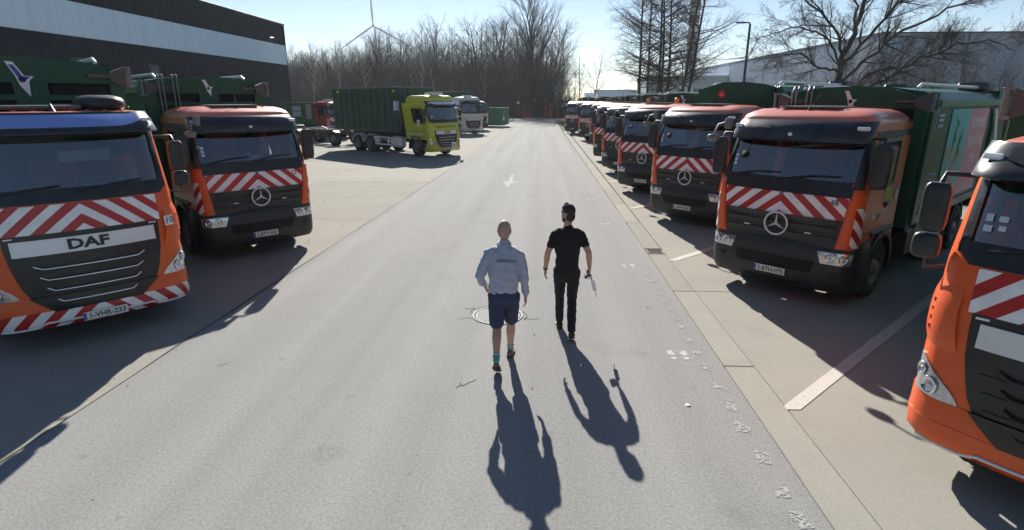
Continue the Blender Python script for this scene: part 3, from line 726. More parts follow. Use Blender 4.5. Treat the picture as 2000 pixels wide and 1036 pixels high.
    if lettering:
        p = S.at(.0, 1.4, .042); text('badge_lettering', lettering, .185, 'blacktext', bo, (0, p.y, 1.4), (R(90 - 4), 0, 0), bold=.007, sx=1.35)
    for i, (z, w) in enumerate(((1.12, .62), (.97, .58), (.82, .53), (.66, .46))):
        q = MB(); pts = [S.at(u, z + (.045 if abs(u) > w * .97 else 0), .045 + (-.02 if abs(u) > w * .97 else 0)) for u in lin(-w, w, 14)]
        q.tube(pts, .014, 6); q.build('grille_slat', slat, go)
        q = MB(); S.patch(q, -w - .12, w + .12, [z - .06, z - .02], 12, .022, .02); q.build('grille_bar', 'plastic', go)
    for s in (-1, 1): MB().box(S.at(s * .8, 1.54, .02), (.09, .01, .018)).build('grille_badge', 'silver', go)
    # corner panels: stand proud, with vents
    for s in (-1, 1):
        c = MB(); S.patch(c, lambda z: s * (.92 + .05 * math.sin((z - 1.2) * 4)), lambda z: s * 1.36, lin(1.2, 1.74, 6), 8, lambda u, z: .035 * math.sin(math.pi * min(1, max(0, (z - 1.2) / .54))) ** .5, .02); co = c.build('corner_panel', paint, t)
        if not sleeper:
            for z in (1.34, 1.42, 1.5, 1.58): MB().pod(S.at(s * 1.2, z, .026), (.03, .03, .05), .8, 8).build('vent', 'orange_red', co)
        # headlight : swept up to the outside
        l = MB(); S.patch(l, lambda z: s * (.82 + .38 * max(0, (z - .74) / .34) ** 1.4), lambda z: s * (1.24 + .06 * (z - .74)), lin(.745, 1.08, 6), 9, .012, .02)
        headlamp_bowls(l, S, [(s * 1.06, .84, .08), (s * 1.17, .95, .06)], .016); l.build('headlight', ['headlamp', 'chrome', 'lens'], t)
        # door
        d = MB(); S.patch(d, 0, 0, [1.12, 1.5, 1.93, 2.2, 2.4, zw + .02, zw + .1], us=[s * k for k in (1.46, 1.58, 1.9, 2.2, 2.44, 2.5)], off=.008, thick=.012, skip=lambda u, z: 1.58 < abs(u) < 2.44 and 1.93 < z < zw + .02)
        do = d.build('door', paint, t)
        w = MB(); S.patch(w, 0, 0, [1.105, 1.93, zw + .02, zw + .115], us=[s * k for k in (1.445, 1.58, 1.9, 2.2, 2.44, 2.515)], off=.003, thick=0, skip=lambda u, z: 1.58 < abs(u) < 2.44 and 1.93 < z < zw + .02); w.build('door_seal', 'slot', do)
        w = MB(); S.patch(w, s * 1.56, s * 2.46, [1.91, zw + .04], 4, .0, 0); w.build('side_window', 'sideglass', do)
        f = MB()
        for a_, b_, z0, z1 in ((1.54, 1.6, 1.9, zw + .05), (2.41, 2.48, 1.9, zw + .05), (1.6, 2.41, 1.9, 1.955), (1.6, 2.41, zw, zw + .05)): S.patch(f, s * a_, s * b_, [z0, z1], 3, .012, .01)
        f.build('window_frame', 'black', do)
        h = MB(); p = S.at(s * 2.3, 1.45, .02); h.box(p, (.03, .2, .07), r=.012); h.build('door_handle', 'black', do)
    # bumper
    B = Surf([(.3, .06), (.38, -.015), (.6, -.02), (.74, .0)], [(.3, hx), (.4, hx + .03), (.74, hx + .03)], [(.3, .36), (.74, .36)], .1)
    bm_ = MB()
    us_ = [-1.62, -1.4, -1.25, -1.1, -.95, -.8, -.65, -.55, -.45, -.3, -.15, 0, .15, .3, .45, .55, .65, .8, .95, 1.1, 1.25, 1.4, 1.62]
    B.patch(bm_, 0, 0, [.31, .34, .38, .46, .545], us=us_, off=.012, thick=.05, skip=lambda u, z: abs(u) < .62 and z < .38)
    bo2 = bm_.build('bumper', paint if lower is None else 'chevron', t)
    lw = MB(); B.patch(lw, -1.5, 1.5, [.545, .62, .74], 26, .006, .03); lw.build('bumper_upper', paint, bo2)
    gk = MB(); S.patch(gk, lambda z: -interp([(.5, .46), (.74, .74)], z), lambda z: interp([(.5, .46), (.74, .74)], z), [.5, .55, .6, .67, .75], 14, .04, .02); gk.build('grille_lower', 'black', go)
    k = MB(); k.tube([B.at(u, .335 if abs(u) > .62 else .39, .016) for u in lin(-1.1, 1.1, 18)], .016, 6); k.build('bumper_trim', 'silver', bo2)
    for s in (-1, 1):
        MB().box((s * 1.1, .78, .58), (.18, .5, .5), r=.05).build('cab_step', 'plastic', t)
        a = MB(); arch(a, s * .88, s * (hx + .05), 1.4, .5, .58, .67, -8, 172); a.box((s * (hx - .1), 1.4, 1.14), (.24, 1.15, .1), r=.03); a.build('wheel_arch', 'plastic', t)
        wheel(t, s * 1.04, 1.4, .5, .29)
    mirror_pair(t, hx + .15, .4, 2.66 + dz * .5, .43, .2, .15, small=True, arm_y=.55, arm_x=hx - .08)
    interior(t, YB, 1.4, 1.02, .42, 2.03)
    return S

# ------------------------------------------------------------- refuse body
def bird(parent, y, x, z, s, main='white', dot='black'):
    """emblem like a darting bird with a dark eye"""
    k = MB(); k.prism([(x + a * s, z + b * s) for a, b in ((-.16, .3), (-.05, .29), (.07, .06), (.2, .05), (.12, -.03), (.1, -.3), (-.02, -.1), (-.06, .06))], y, y - .008, 'y')
    o = k.build('emblem', main, parent)
    c = MB(); c.cyl((x + .03 * s, y - .006, z), (x + .03 * s, y - .014, z), .055 * s, n=12); c.build('emblem_eye', dot, o)
    return o

def refuse_body(t, y0=2.42, L=5.6, zt=3.42, emblem='white', slots=True, big=1.0, pipes=True, deco=None, green='green'):
    z0 = 1.06; W = 1.24; y1 = y0 + L
    arc = [(W, z0), (W, zt - .16), (W - .12, zt - .04), (.6, zt + .04), (0, zt + .07), (-.6, zt + .04), (-W + .12, zt - .04), (-W, zt - .16), (-W, z0)]
    b = MB(); b.prism(arc, y0 + .12, y1, 'y'); bo = b.build('body_shell', green, t)
    # front bulkhead with slots
    if slots:
        xs = [-W, -1.02, -.2, .22, 1.04, W]; zs = [z0, zt - .76, zt - .58, zt - .5, zt - .32]
        f = MB()
        for i in range(5):
            for k in range(4):
                if i in (1, 3) and k in (1, 3): continue
                f.prism([(xs[i], zs[k]), (xs[i + 1], zs[k]), (xs[i + 1], zs[k + 1]), (xs[i], zs[k + 1])], y0, y0 + .1, 'y')
        top = [(-W, zt - .32), (W, zt - .32), (W, zt - .18), (.7, zt + .0), (.25, zt + .05), (-.25, zt + .05), (-.7, zt), (-W, zt - .18)]
        f.prism(top, y0, y0 + .1, 'y'); fo = f.build('bulkhead', green, t)
        MB().box((0, y0 + .09, zt - .54), (2.3, .03, .5)).build('bulkhead_recess', 'slot', fo)
    else:
        f = MB(); f.prism([(-W, z0), (W, z0), (W, zt - .12), (.75, zt + .03), (.2, zt + .1), (-.5, zt + .1), (-W, zt - .1)], y0, y0 + .1, 'y'); fo = f.build('bulkhead', green, t)
        for x in (-.2, .14): MB().box((x, y0 - .01, 2.9), (.05, .05, 1.0), r=.01).build('bulkhead_rib', green, fo)
        for x in (.98, 1.04, 1.1): MB().tube([(x, y0 - .04, 1.6), (x + .02, y0 - .05, 2.6), (x - .01, y0 - .04, zt - .12), (x, y0 + .1, zt - .02)], .02, 6).build('hose', 'black', fo)
    if emblem == 'blue':
        bird(fo, y0 - .002, -.1, zt - .27, .86, 'white', 'black'); k = MB(); k.prism([(-.1 + a * .75, zt - .27 + q * .75) for a, q in ((-.14, .28), (-.06, .275), (.05, .06), (.17, .045), (.1, -.01), (.0, -.03), (-.05, .09))], y0 - .012, y0 - .016, 'y'); k.build('emblem_fill', 'blue', fo)
    elif emblem == 'white': bird(fo, y0 - .002, .0, zt - .2, .62 * big)
    elif emblem == 'red':
        k = MB(); k.cyl((-.5, y0 - .002, zt - .22), (-.5, y0 - .012, zt - .22), .1, n=18); eo = k.build('emblem', 'red', fo)
        MB().box((-.5, y0 - .014, zt - .2), (.09, .006, .02)).box((-.5, y0 - .014, zt - .25), (.12, .006, .025)).build('emblem_bars', 'pink', eo)
    # clamps at the top corners
    if slots:
        for s in (-1, 1):
            c = MB(); c.box((s * .95, y0 - .05, zt - .2), (.42, .06, .07), r=.01); c.prism([(s * 1.05, zt - .28), (s * 1.05, zt - .14), (s * 1.26, zt - .05), (s * 1.26, zt - .37)], y0 - .09, y0 + .12, 'y')
            co = c.build('lift_bracket', 'darksteel', t)
            c = MB()
            for z in (zt - .36, zt - .06): c.box((s * 1.3, y0, z), (.1, .26, .03), r=.006)
            for y in (y0 - .11, y0 + .11): c.box((s * 1.32, y, zt - .21), (.04, .035, .31), r=.006)
            c.build('bracket_cage', 'steelgrey', co)
        if pipes:
            for x in (-1.0, -.92, -.72, -.64):
                MB().tube([(x, y0 - .1, 2.0), (x + .0, y0 - .1, zt - .05), (x + .02, y0 - .06, zt + .06), (x + .06, y0 + .2, zt + .08)], .018, 6).build('hydraulic_pipe', 'steelgrey', t)
    # side rails, ladder rail, top gear
    for s in (-1, 1):
        MB().box((s * (W + .035), (y0 + .3 + y1) / 2, zt - .23), (.1, L - .5, .13), r=.02).build('side_rail', 'green_light', bo)
        MB().box((s * (W + .015), (y0 + .1 + y1) / 2, z0 + .1), (.06, L - .2, .16), r=.01).build('bottom_rail', green, bo)
        MB().box((s * (W + .02), y1 - .12, 2.2), (.08, .26, 2.2), r=.02).build('rear_post', green, bo)
        MB().box((s * (W + .02), y0 + .22, 2.15), (.06, .2, 2.0), r=.02).build('front_post', green, bo)
    for x in (-.95, .95): MB().tube([(x, y0 + .3, zt + .02), (x, y0 + .5, zt + .09), (x, y1 - .6, zt + .09), (x * 1.05, y1 - .2, zt + .0)], .03, 8).build('roof_pipe', 'silver', bo)
    for x, y, w, l_ in ((.85, y1 - .45, .6, .7), (-.7, y1 - .4, .5, .6)): MB().box((x, y, zt + .1), (w, l_, .2), r=.05).build('roof_valve_box', 'darksteel', bo)
    # tailgate
    tg = MB(); tg.prism([(y1 + .01, .75), (y1 + 1.3, .95), (y1 + 1.65, 1.3), (y1 + 1.55, 2.2), (y1 + .85, zt - .02), (y1 + .01, zt + .02)], -W, W, 'x'); to = tg.build('tailgate', green, t)
    for s in (-1, 1):
        MB().tube([(s * (W + .06), y1 - .5, zt - .35), (s * (W + .06), y1 + .9, 1.5)], .05, 8).build('tailgate_ram', 'silver', to)
        MB().tube([(s * W, y1 + .7, zt - .1), (s * (W + .22), y1 + .9, zt - .02), (s * (W + .3), y1 + .95, zt - .02)], .025, 6).build('camera_arm', 'black', to)
    ax = (y0 + 2.6, y0 + 3.95)
    undercarriage(t, y0 - .2, ax, y1 + .6)
    for y in ax:
        for s in (-1, 1): wheel(t, s * 1.0, y, .5, .5, dual=True)
    for s in (-1, 1):
        a = MB()
        for y in ax: arch(a, s * .75, s * 1.24, y, .5, .56, .585, 15, 165)
        a.build('mudguard', 'plastic', t)
    return bo, fo

def fill_truck_number(t, S, n):
    if n: text('fleet_number', n, .13, 'blacktext', t, S.at(.8, 1.715, .026), (R(90), 0, R(4)), sx=.95)

def place(t, x, y, rz): t.location = (x, y, 0); t.rotation_euler = (0, 0, R(rz)); return t
# ================================================================ the parked fleet
def merc_truck(label, x, y, rz, number=None, plt=None, body=None, group=None, beacon=False, paint='orange'):
    t = empty('refuse_truck'); S = merc_cab(t, paint)
    refuse_body(t, **(body or {}))
    finish(t, S, number, plt, beacon); tag(t, label, 'refuse truck', group); place(t, x, y, rz); return t, S
def finish(t, S, number, plt, beacon):
    if number: fill_truck_number(t, S, number)
    if plt: plate(t, (.0, -.03, .5), plt)
    if beacon:
        b = MB(); b.cyl((.15, 1.75, 3.05), (.15, 1.75, 3.17), .05, n=12); b.pod((.15, 1.75, 3.23), (.16, .16, .17), .75, 14, 1); b.build('beacon', ['black', 'amber'], t)
SKIP = ('number_plate', 'fleet_number', 'beacon', 'advert_panel', 'sign_panel', 'door_sticker', 'door_lettering')
def again(proto, label, x, y, rz, number=None, plt=None, group=None, beacon=False, drop=()):
    t = copy_tree(proto[0], None, SKIP + tuple(drop)); finish(t, proto[1], number, plt, beacon); tag(t, label, 'refuse truck', group); place(t, x, y, rz); return t

GR = 'refuse trucks angle-parked along the right of the road'
GL = 'refuse trucks angle-parked along the left of the road'
r1 = merc_truck('orange cab refuse truck numbered 48 with teal and pink advert on its green body', 3.87, 9.37, -45.5, '48', '2-BTH-075', dict(emblem='white'), GR)
T1 = r1[0]
# advert on the side of number 48, door lettering
y0 = 2.42
ap = MB(); ap.box((1.252, y0 + 2.35, 2.2), (.012, 1.5, 1.75), 0); ap.box((1.252, y0 + 3.95, 2.2), (.012, 1.7, 1.75), 1); ao = ap.build('advert_panel', ['teal', 'pink'], T1)
for s_, z, sz in (('SLIMMER', 2.78, .3), ('BEGINT BIJ', 2.4, .27), ('ONS', 2.02, .27)): text('advert_lettering', s_, sz, 'white', ao, (1.2595, y0 + 3.95, z), (R(90), 0, R(90)), depth=.001)
fg = MB()
for pts in ([(1.8, 1.4), (2.3, 1.36), (2.62, 1.9), (2.7, 2.3), (2.5, 2.35), (2.3, 1.95)], [(1.64, 2.2), (2.1, 2.12), (2.16, 2.28), (1.64, 2.42)]):
    fg.prism([(y0 + a, z) for a, z in pts], 1.259, 1.262, 'x')
fg.build('advert_arms', 'skinprint', ao)
rl = random.Random(4)
for c in ((2.1, 2.55), (2.55, 2.35)):
    fg = MB(); fg.prism([(y0 + c[0] - .02, c[1] - .3), (y0 + c[0] + .02, c[1] - .3), (y0 + c[0] + .03, c[1] + .2), (y0 + c[0] - .01, c[1] + .2)], 1.263, 1.266, 'x')
    for k in range(12):
        a, z = c[0] + rl.uniform(-.1, .1), c[1] + rl.uniform(-.2, .3); fg.prism([(y0 + a, z), (y0 + a + .07, z + .05), (y0 + a + .02, z + .09)], 1.2635, 1.2655, 'x')
    fg.build('advert_sprig', 'green', ao)
sg = MB(); sg.box((1.27, y0 + .5, 2.95), (.01, .03, .5)); sg.box((1.27, y0 + .62, 3.18), (.01, .22, .1))
for z in (2.98, 2.9, 2.8): sg.box((1.27, y0 + .82, z), (.008, .34, .05))
sg.box((1.29, y0 + .75, 1.95), (.1, .3, .02)); sg.box((1.27, y0 + .6, 1.3), (.01, .12, .22)); sg.box((1.27, y0 + .9, 1.32), (.01, .1, .2)); sg.build('sign_panel', 'paper', T1)
MB().box((1.162, 1.35, 1.78), (.006, .3, .24)).build('door_sticker', 'yellowgreen', T1)
text('door_lettering', 'Bio', .17, 'white', T1, (1.164, .82, 1.46), (R(90), 0, R(90)), bold=.004); MB().box((1.162, 1.82, 1.72), (.005, .16, .15)).build('door_sticker', 'white', T1)
text('door_lettering', 'gas', .17, 'orange_red', T1, (1.164, 1.08, 1.46), (R(90), 0, R(90)))

t2 = again(r1, 'orange cab refuse truck with a star badge and red emblem on tall plain green bulkhead', 3.72, 15.05, -45, '38', '2-BHP-065', GR, drop=('bulkhead', 'lift_bracket', 'hydraulic_pipe', 'body_shell'))
# its taller body: shell and bulkhead of another make
tmp = empty('spare'); refuse_body(tmp, emblem='red', slots=False, zt=3.62)
for ch in list(tmp.children):
    if ch.name.split('.')[0] in ('bulkhead', 'body_shell'): ch.parent = t2
def wipe(o):
    for ch in list(o.children): wipe(ch)
    bpy.data.objects.remove(o)
wipe(tmp)
again(r1, 'orange cab refuse truck, third of the star-badged row from number 48, beacon on roof', 3.45, 20.15, -43.5, None, '2-BTN-130', GR, True)
again(r1, 'orange cab refuse truck, fourth of the star-badged row from number 48, beacon on roof', 3.38, 25.75, -46, None, '1-XKP-412', GR, True)
again(r1, 'orange cab refuse truck, fifth of the star-badged row, before the gap', 3.47, 31.0, -43, None, '1-XKP-418', GR)
again(r1, 'orange cab refuse truck almost hidden, third from the far end of the right row', 4.2, 43.4, -45, None, '1-WRT-207', GR)
f7 = again(r1, 'orange cab refuse truck, last but one at the far end of the right row', 3.6, 47.3, -43, None, '1-WRT-211', GR)
f8 = again(r1, 'orange cab refuse truck, farthest of the right row beside the grass verge', 2.85, 57.4, -42, None, '1-WRT-215', GR)
l2 = merc_truck('orange cab refuse truck numbered 52 with a star badge on its black grille', -5.92, 11.5, 47.5, '52', '2-BTY-902', dict(emblem='white', zt=3.7), GL)

def daf_truck(label, x, y, rz, plt, number=None, group=None, body=None, **kw):
    t = empty('refuse_truck'); S = daf_cab(t, **kw)
    refuse_body(t, **(body or {})); tag(t, label, 'refuse truck', group); place(t, x, y, rz)
    if plt: plate(t, (.02, -.06, .4), plt)
    if number:
        b = MB(); S.patch(b, .95, 1.07, [1.46, 1.6], 3, .05, .004); bo = b.build('number_sticker', 'white', t)
        p = S.at(1.01, 1.53, .054); n_ = S.nrm(1.01, 1.53); text('fleet_number', number, .14, 'blacktext', bo, p, (R(90), 0, math.atan2(n_.x, -n_.y)), depth=.001)
    return t, S
L1 = daf_truck('orange refuse truck numbered 10 with white badge bar and four chrome grille slats', -6.12, 7.08, 48, '1-VHR-233', '10', GL, dict(emblem='blue', zt=3.82), visor='visor_blue')
sg = MB(); sg.box((1.256, 3.1, 2.7), (.01, .5, .8)); sg.build('sign_panel', 'blue_sky', L1[0])
sg = MB(); sg.box((1.256, 6.9, 2.75), (.01, .06, .8)); sg.box((1.256, 6.5, 2.8), (.01, .5, .09)); sg.box((1.256, 6.5, 2.65), (.01, .5, .09)); sg.box((1.256, 6.5, 2.5), (.01, .5, .09)); sg.build('sign_panel', 'paper', L1[0])
R0 = daf_truck('orange refuse truck cut off by the right edge with plain orange bumper', 4.06, 3.8, -45.5, '1-VHR-240', None, GR, dict(emblem='white'), lower=None, low=.17, slat='plastic')
# odds and ends lying behind the windscreens
def dash_item(t, p, d, mat, name, label, cat, rot=(0, 0, 0), ball=False):
    m_ = Matrix.Translation(t.location) @ Matrix.Rotation(t.rotation_euler.z, 4, 'Z')
    q = MB(); q.pod((0, 0, 0), d, .7, 12) if ball else q.box((0, 0, 0), d, r=min(d) * .3)
    o = q.build(name, mat, None, m_ @ Vector(p)); o.rotation_euler = (rot[0], rot[1], rot[2] + t.rotation_euler.z); tag(o, label, cat)
dash_item(T1, (.3, .62, 2.1), (.26, .2, .2), 'bluecloth', 'folded_jacket', 'blue bundle on the dashboard of truck 48', 'jacket', ball=True)
dash_item(T1, (-.75, .62, 2.02), (.3, .2, .02), 'white', 'paper_sheet', 'white papers on the dashboard of truck 48', 'paper')
dash_item(l2[0], (.05, .6, 2.1), (.16, .1, .2), 'pink', 'packet', 'pink packet behind the windscreen of truck 52', 'packet', (0, .3, 0))
dash_item(l2[0], (.2, .6, 2.06), (.2, .14, .1), 'white', 'paper_cup_tray', 'white tray behind the windscreen of truck 52', 'tray')
dash_item(l2[0], (.62, .58, 2.06), (.34, .2, .06), 'yellowgreen', 'work_gloves', 'pale yellow gloves behind the windscreen of truck 52', 'gloves')
dash_item(L1[0], (.25, .62, 2.5), (.6, .02, .16), 'paper', 'card_strip', 'pale card strip behind the windscreen of truck 10', 'card', (.2, 0, 0))
for x, lb in ((.62, 'left of two yellow green balls on the dashboard of truck 10'), (.73, 'right of two yellow green balls on the dashboard of truck 10')): dash_item(L1[0], (x, .62, 2.13), (.1, .1, .1), 'yellowgreen', 'dash_ball', lb, 'ball', ball=True)
dash_item(L1[0], (.3, .62, 2.08), (.3, .2, .03), 'white', 'paper_sheet', 'loose white papers behind the windscreen of the near left truck', 'paper')
dash_item(f7, (-.35, .55, 2.3), (.7, .02, .45), 'paper', 'windscreen_sheet', 'pale sheet behind the windscreen of the last but one truck on the right', 'sheet', (.2, 0, 0))
dash_item(f8, (-.55, .55, 2.32), (.55, .02, .42), 'paper', 'windscreen_sheet', 'pale sheet behind the windscreen of the farthest truck on the right', 'sheet', (.2, 0, 0))
dash_item(t2, (-.6, .55, 2.28), (.5, .02, .38), 'paper', 'windscreen_sheet', 'pale upright sheet behind the windscreen of the truck with red emblem', 'sheet', (.2, 0, 0))
dash_item(t2, (.2, .62, 2.09), (.24, .2, .16), 'bluecloth', 'folded_jacket', 'blue bundle behind the windscreen of the truck with red emblem', 'jacket', ball=True)
# ================================================================ people
from mathutils import noise as mnoise
P('skin', (.47, .27, .19), .55, var=.08, scale=14, spec=.4)
P('skin_pale', (.5, .31, .23), .55, var=.08, scale=14, spec=.4)
P('sweat_blue', (.385, .42, .5), .9, var=.07, scale=30, bump=.25, bscale=220)
P('denim', (.035, .05, .1), .9, var=.18, scale=22, bump=.25, bscale=260)
P('tee_black', (.009, .009, .011), .9, var=.15, scale=24, bump=.2, bscale=220)
P('jeans_black', (.010, .010, .012), .85, var=.2, scale=24, bump=.2, bscale=220)
P('hair_dark', (.018, .013, .01), .6, var=.3, scale=60, bump=.6, bscale=140)
P('hair_shaved', (.4, .27, .21), .7, var=.15, scale=60)
P('lettering_grey', (.06, .065, .08), .8)
P('sock', (.1, .3, .3), .9, var=.3, scale=40)
P('sock_white', (.6, .62, .6), .9)
P('shoe_dark', (.03, .022, .02), .6, var=.2, scale=20)
P('sole_brown', (.13, .06, .04), .8)
P('trainer', (.2, .12, .1), .7, var=.3, scale=20)

def chain(mb, pts, n=12):
    """closed tube through (point, radius) pairs with rounded ends; radius may be (rx, ry)"""
    ps = [Vector(p) for p, r in pts]; rr = [r for p, r in pts]
    rings = []; a = None
    for i, p in enumerate(ps):
        d = (ps[min(i + 1, len(ps) - 1)] - ps[max(i - 1, 0)]).normalized()
        if a is None:
            t = Vector((0, 1, 0)) if abs(d.y) < .9 else Vector((1, 0, 0)); a = t.cross(d).normalized()
        else: a = (a - d * a.dot(d)).normalized()
        b = d.cross(a); r = rr[i]; rx, ry = r if isinstance(r, tuple) else (r, r)
        rg_ = [p + a * rx * math.cos(2 * math.pi * k / n) + b * ry * math.sin(2 * math.pi * k / n) for k in range(n)]
        if i == 0:
            for f, s in ((.45, .85), (.8, .5)): pass
            rings.append([p - d * min(rx, ry) * .75 + (q - p) * .45 for q in rg_])
        rings.append(rg_)
        if i == len(ps) - 1: rings.append([p + d * min(rx, ry) * .75 + (q - p) * .45 for q in rg_])
    mb.loft(rings)
def blob(mb, c, r, n=16):
    rings = [[Vector(c) + Vector((r[0] * math.cos(t) * math.cos(2 * math.pi * k / n), r[1] * math.cos(t) * math.sin(2 * math.pi * k / n), r[2] * math.sin(t))) for k in range(n)] for t in [R(v) for v in (-80, -60, -40, -20, 0, 20, 40, 60, 80)]]
    mb.loft(rings)
def fuse(mb, name, mat, parent, voxel=.01, smooth=4, fold=0.0, fscale=(9, 9, 5), seed=0.0):
    """union of the closed pieces into one continuous skin"""
    me = mb.mesh(name, mat); o = bpy.data.objects.new(name, me); COL.objects.link(o)
    m = o.modifiers.new('r', 'REMESH'); m.mode = 'VOXEL'; m.voxel_size = voxel
    s = o.modifiers.new('s', 'SMOOTH'); s.factor = .5; s.iterations = smooth
    dg_ = bpy.context.evaluated_depsgraph_get(); nm = bpy.data.meshes.new_from_object(o.evaluated_get(dg_))
    bpy.data.objects.remove(o); nm.materials.clear(); nm.materials.append(M[mat])
    if fold:
        ns = [v.normal.copy() for v in nm.vertices]
        for v, n_ in zip(nm.vertices, ns):
            q = Vector((v.co.x * fscale[0] + seed, v.co.y * fscale[1], v.co.z * fscale[2] + v.co.x * 4)); v.co += n_ * fold * (mnoise.noise(q) + .5 * mnoise.noise(q * 2.3))
    for p in nm.polygons: p.use_smooth = True
    nm.name = name
    return link(name, nm, parent)

def hand(mb, w, d, side, curl=.5, palm_n=None):
    """palm, four fingers and a thumb; d = direction of the hand, side = +1 right hand, thumb points forward (+Y)"""
    w = Vector(w); d = Vector(d).normalized(); th = Vector((0, 1, 0)); th = (th - d * th.dot(d)).normalized(); inn = d.cross(th) * (1 if side > 0 else -1)
    if inn.x * side > 0: inn = -inn
    p0, p1 = w, w + d * .085
    chain(mb, [(p0, (.022, .026)), (w + d * .03, (.019, .036)), (p1, (.017, .04))], 10) if abs(d.z) > .5 else chain(mb, [(p0, .026), (p1, .03)], 10)
    for k, (ln, of) in enumerate(((.068, .03), (.078, .01), (.072, -.011), (.056, -.03))):
        b = p1 + th * of - d * .006; q1 = b + d * ln * .45 + inn * ln * .12 * curl; q2 = q1 + (d * (1 - curl * .5) + inn * curl).normalized() * ln * .35; q3 = q2 + (d * (1 - curl) + inn * curl * 1.3).normalized() * ln * .3
        chain(mb, [(b, .0092), (q1, .0088), (q2, .0082), (q3, .007)], 8)
    t0 = w + d * .02 + th * .022; chain(mb, [(t0, .0125), (t0 + th * .026 + d * .03 + inn * .012, .0105), (t0 + th * .03 + d * .058 + inn * .024, .0085)], 8)

def head(mb, c, s=1.0, yaw=0.0):
    """skull, jaw, nose, ears, turned by yaw about the neck"""
    h = MB(); blob(h, (0, -.005, .02), (.076 * s, .096 * s, .1 * s)); blob(h, (0, .03, -.05), (.056 * s, .066 * s, .066 * s)); blob(h, (0, .035, -.02), (.064, .07, .06))
    chain(h, [((0, .096, .012), .011), ((0, .112, -.018), .015), ((0, .098, -.026), .012)], 8); chain(h, [((-.02, .088, -.056), .01), ((.02, .088, -.056), .01)], 8); chain(h, [((-.045, .085, .03), .012), ((.045, .085, .03), .012)], 8)
    for e in (-1, 1):
        chain(h, [((e * .076, -.0, -.028), (.008, .012)), ((e * .084, -.008, .0), (.008, .019)), ((e * .08, -.006, .022), (.007, .014))], 8)
    rz = Matrix.Rotation(yaw, 3, 'Z')
    mb.add([Vector(c) + rz @ Vector(v) for v in h.v], h.f, 0, True)
def face(parent, c, yaw, beard=False):
    rz = Matrix.Rotation(yaw, 3, 'Z'); e = MB()
    for x in (-.031, .031): e.pod(Vector(c) + rz @ Vector((x, .092, .012)), (.026, .012, .012), .9, 8)
    e.build('eyes', 'hair_dark', parent)
    m_ = MB(); m_.pod(Vector(c) + rz @ Vector((0, .098, -.058)), (.045, .012, .008), .9, 8); m_.build('mouth', 'skin', parent)

def shoe(mb, heel, toe, w=.046, h=.075, mat=0):
    heel = Vector(heel); toe = Vector(toe); d = (toe - heel).normalized(); up = Vector((0, 0, 1)); up = (up - d * up.dot(d)).normalized(); L = (toe - heel).length
    for f0, f1, hh, ww in ((0, .45, h, w * .86), (.3, .8, h * .72, w), (.6, 1.0, h * .5, w * .92)):
        a = heel + d * L * f0 + up * hh * .5; b = heel + d * L * f1 + up * hh * .45
        chain(mb, [(a, (ww * .8, hh * .5)), (a * .5 + b * .5, (ww, hh * .5)), (b, (ww * .85, hh * .42))], 10)
def sole(parent, heel, toe, w, mat):
    heel = Vector(heel); toe = Vector(toe); d = (toe - heel).normalized(); side = Vector((0, 0, 1)).cross(d).normalized(); up = d.cross(side); m_ = MB(); L = (toe - heel).length
    outl = [(-.04, .5), (-.03, .8), (.1, .92), (.35, .8), (.6, 1.0), (.8, .98), (.95, .7), (1.04, .35)]
    pts = [heel + d * L * a + side * w * b for a, b in outl] + [heel + d * L * a - side * w * b for a, b in reversed(outl)]
    n = len(pts); m_.add([p - up * .004 for p in pts] + [p + up * .02 for p in pts], [tuple(range(n)), tuple(range(n, 2 * n))] + [(i, (i + 1) % n, (i + 1) % n + n, i + n) for i in range(n)])
    return m_.build('sole', mat, parent)

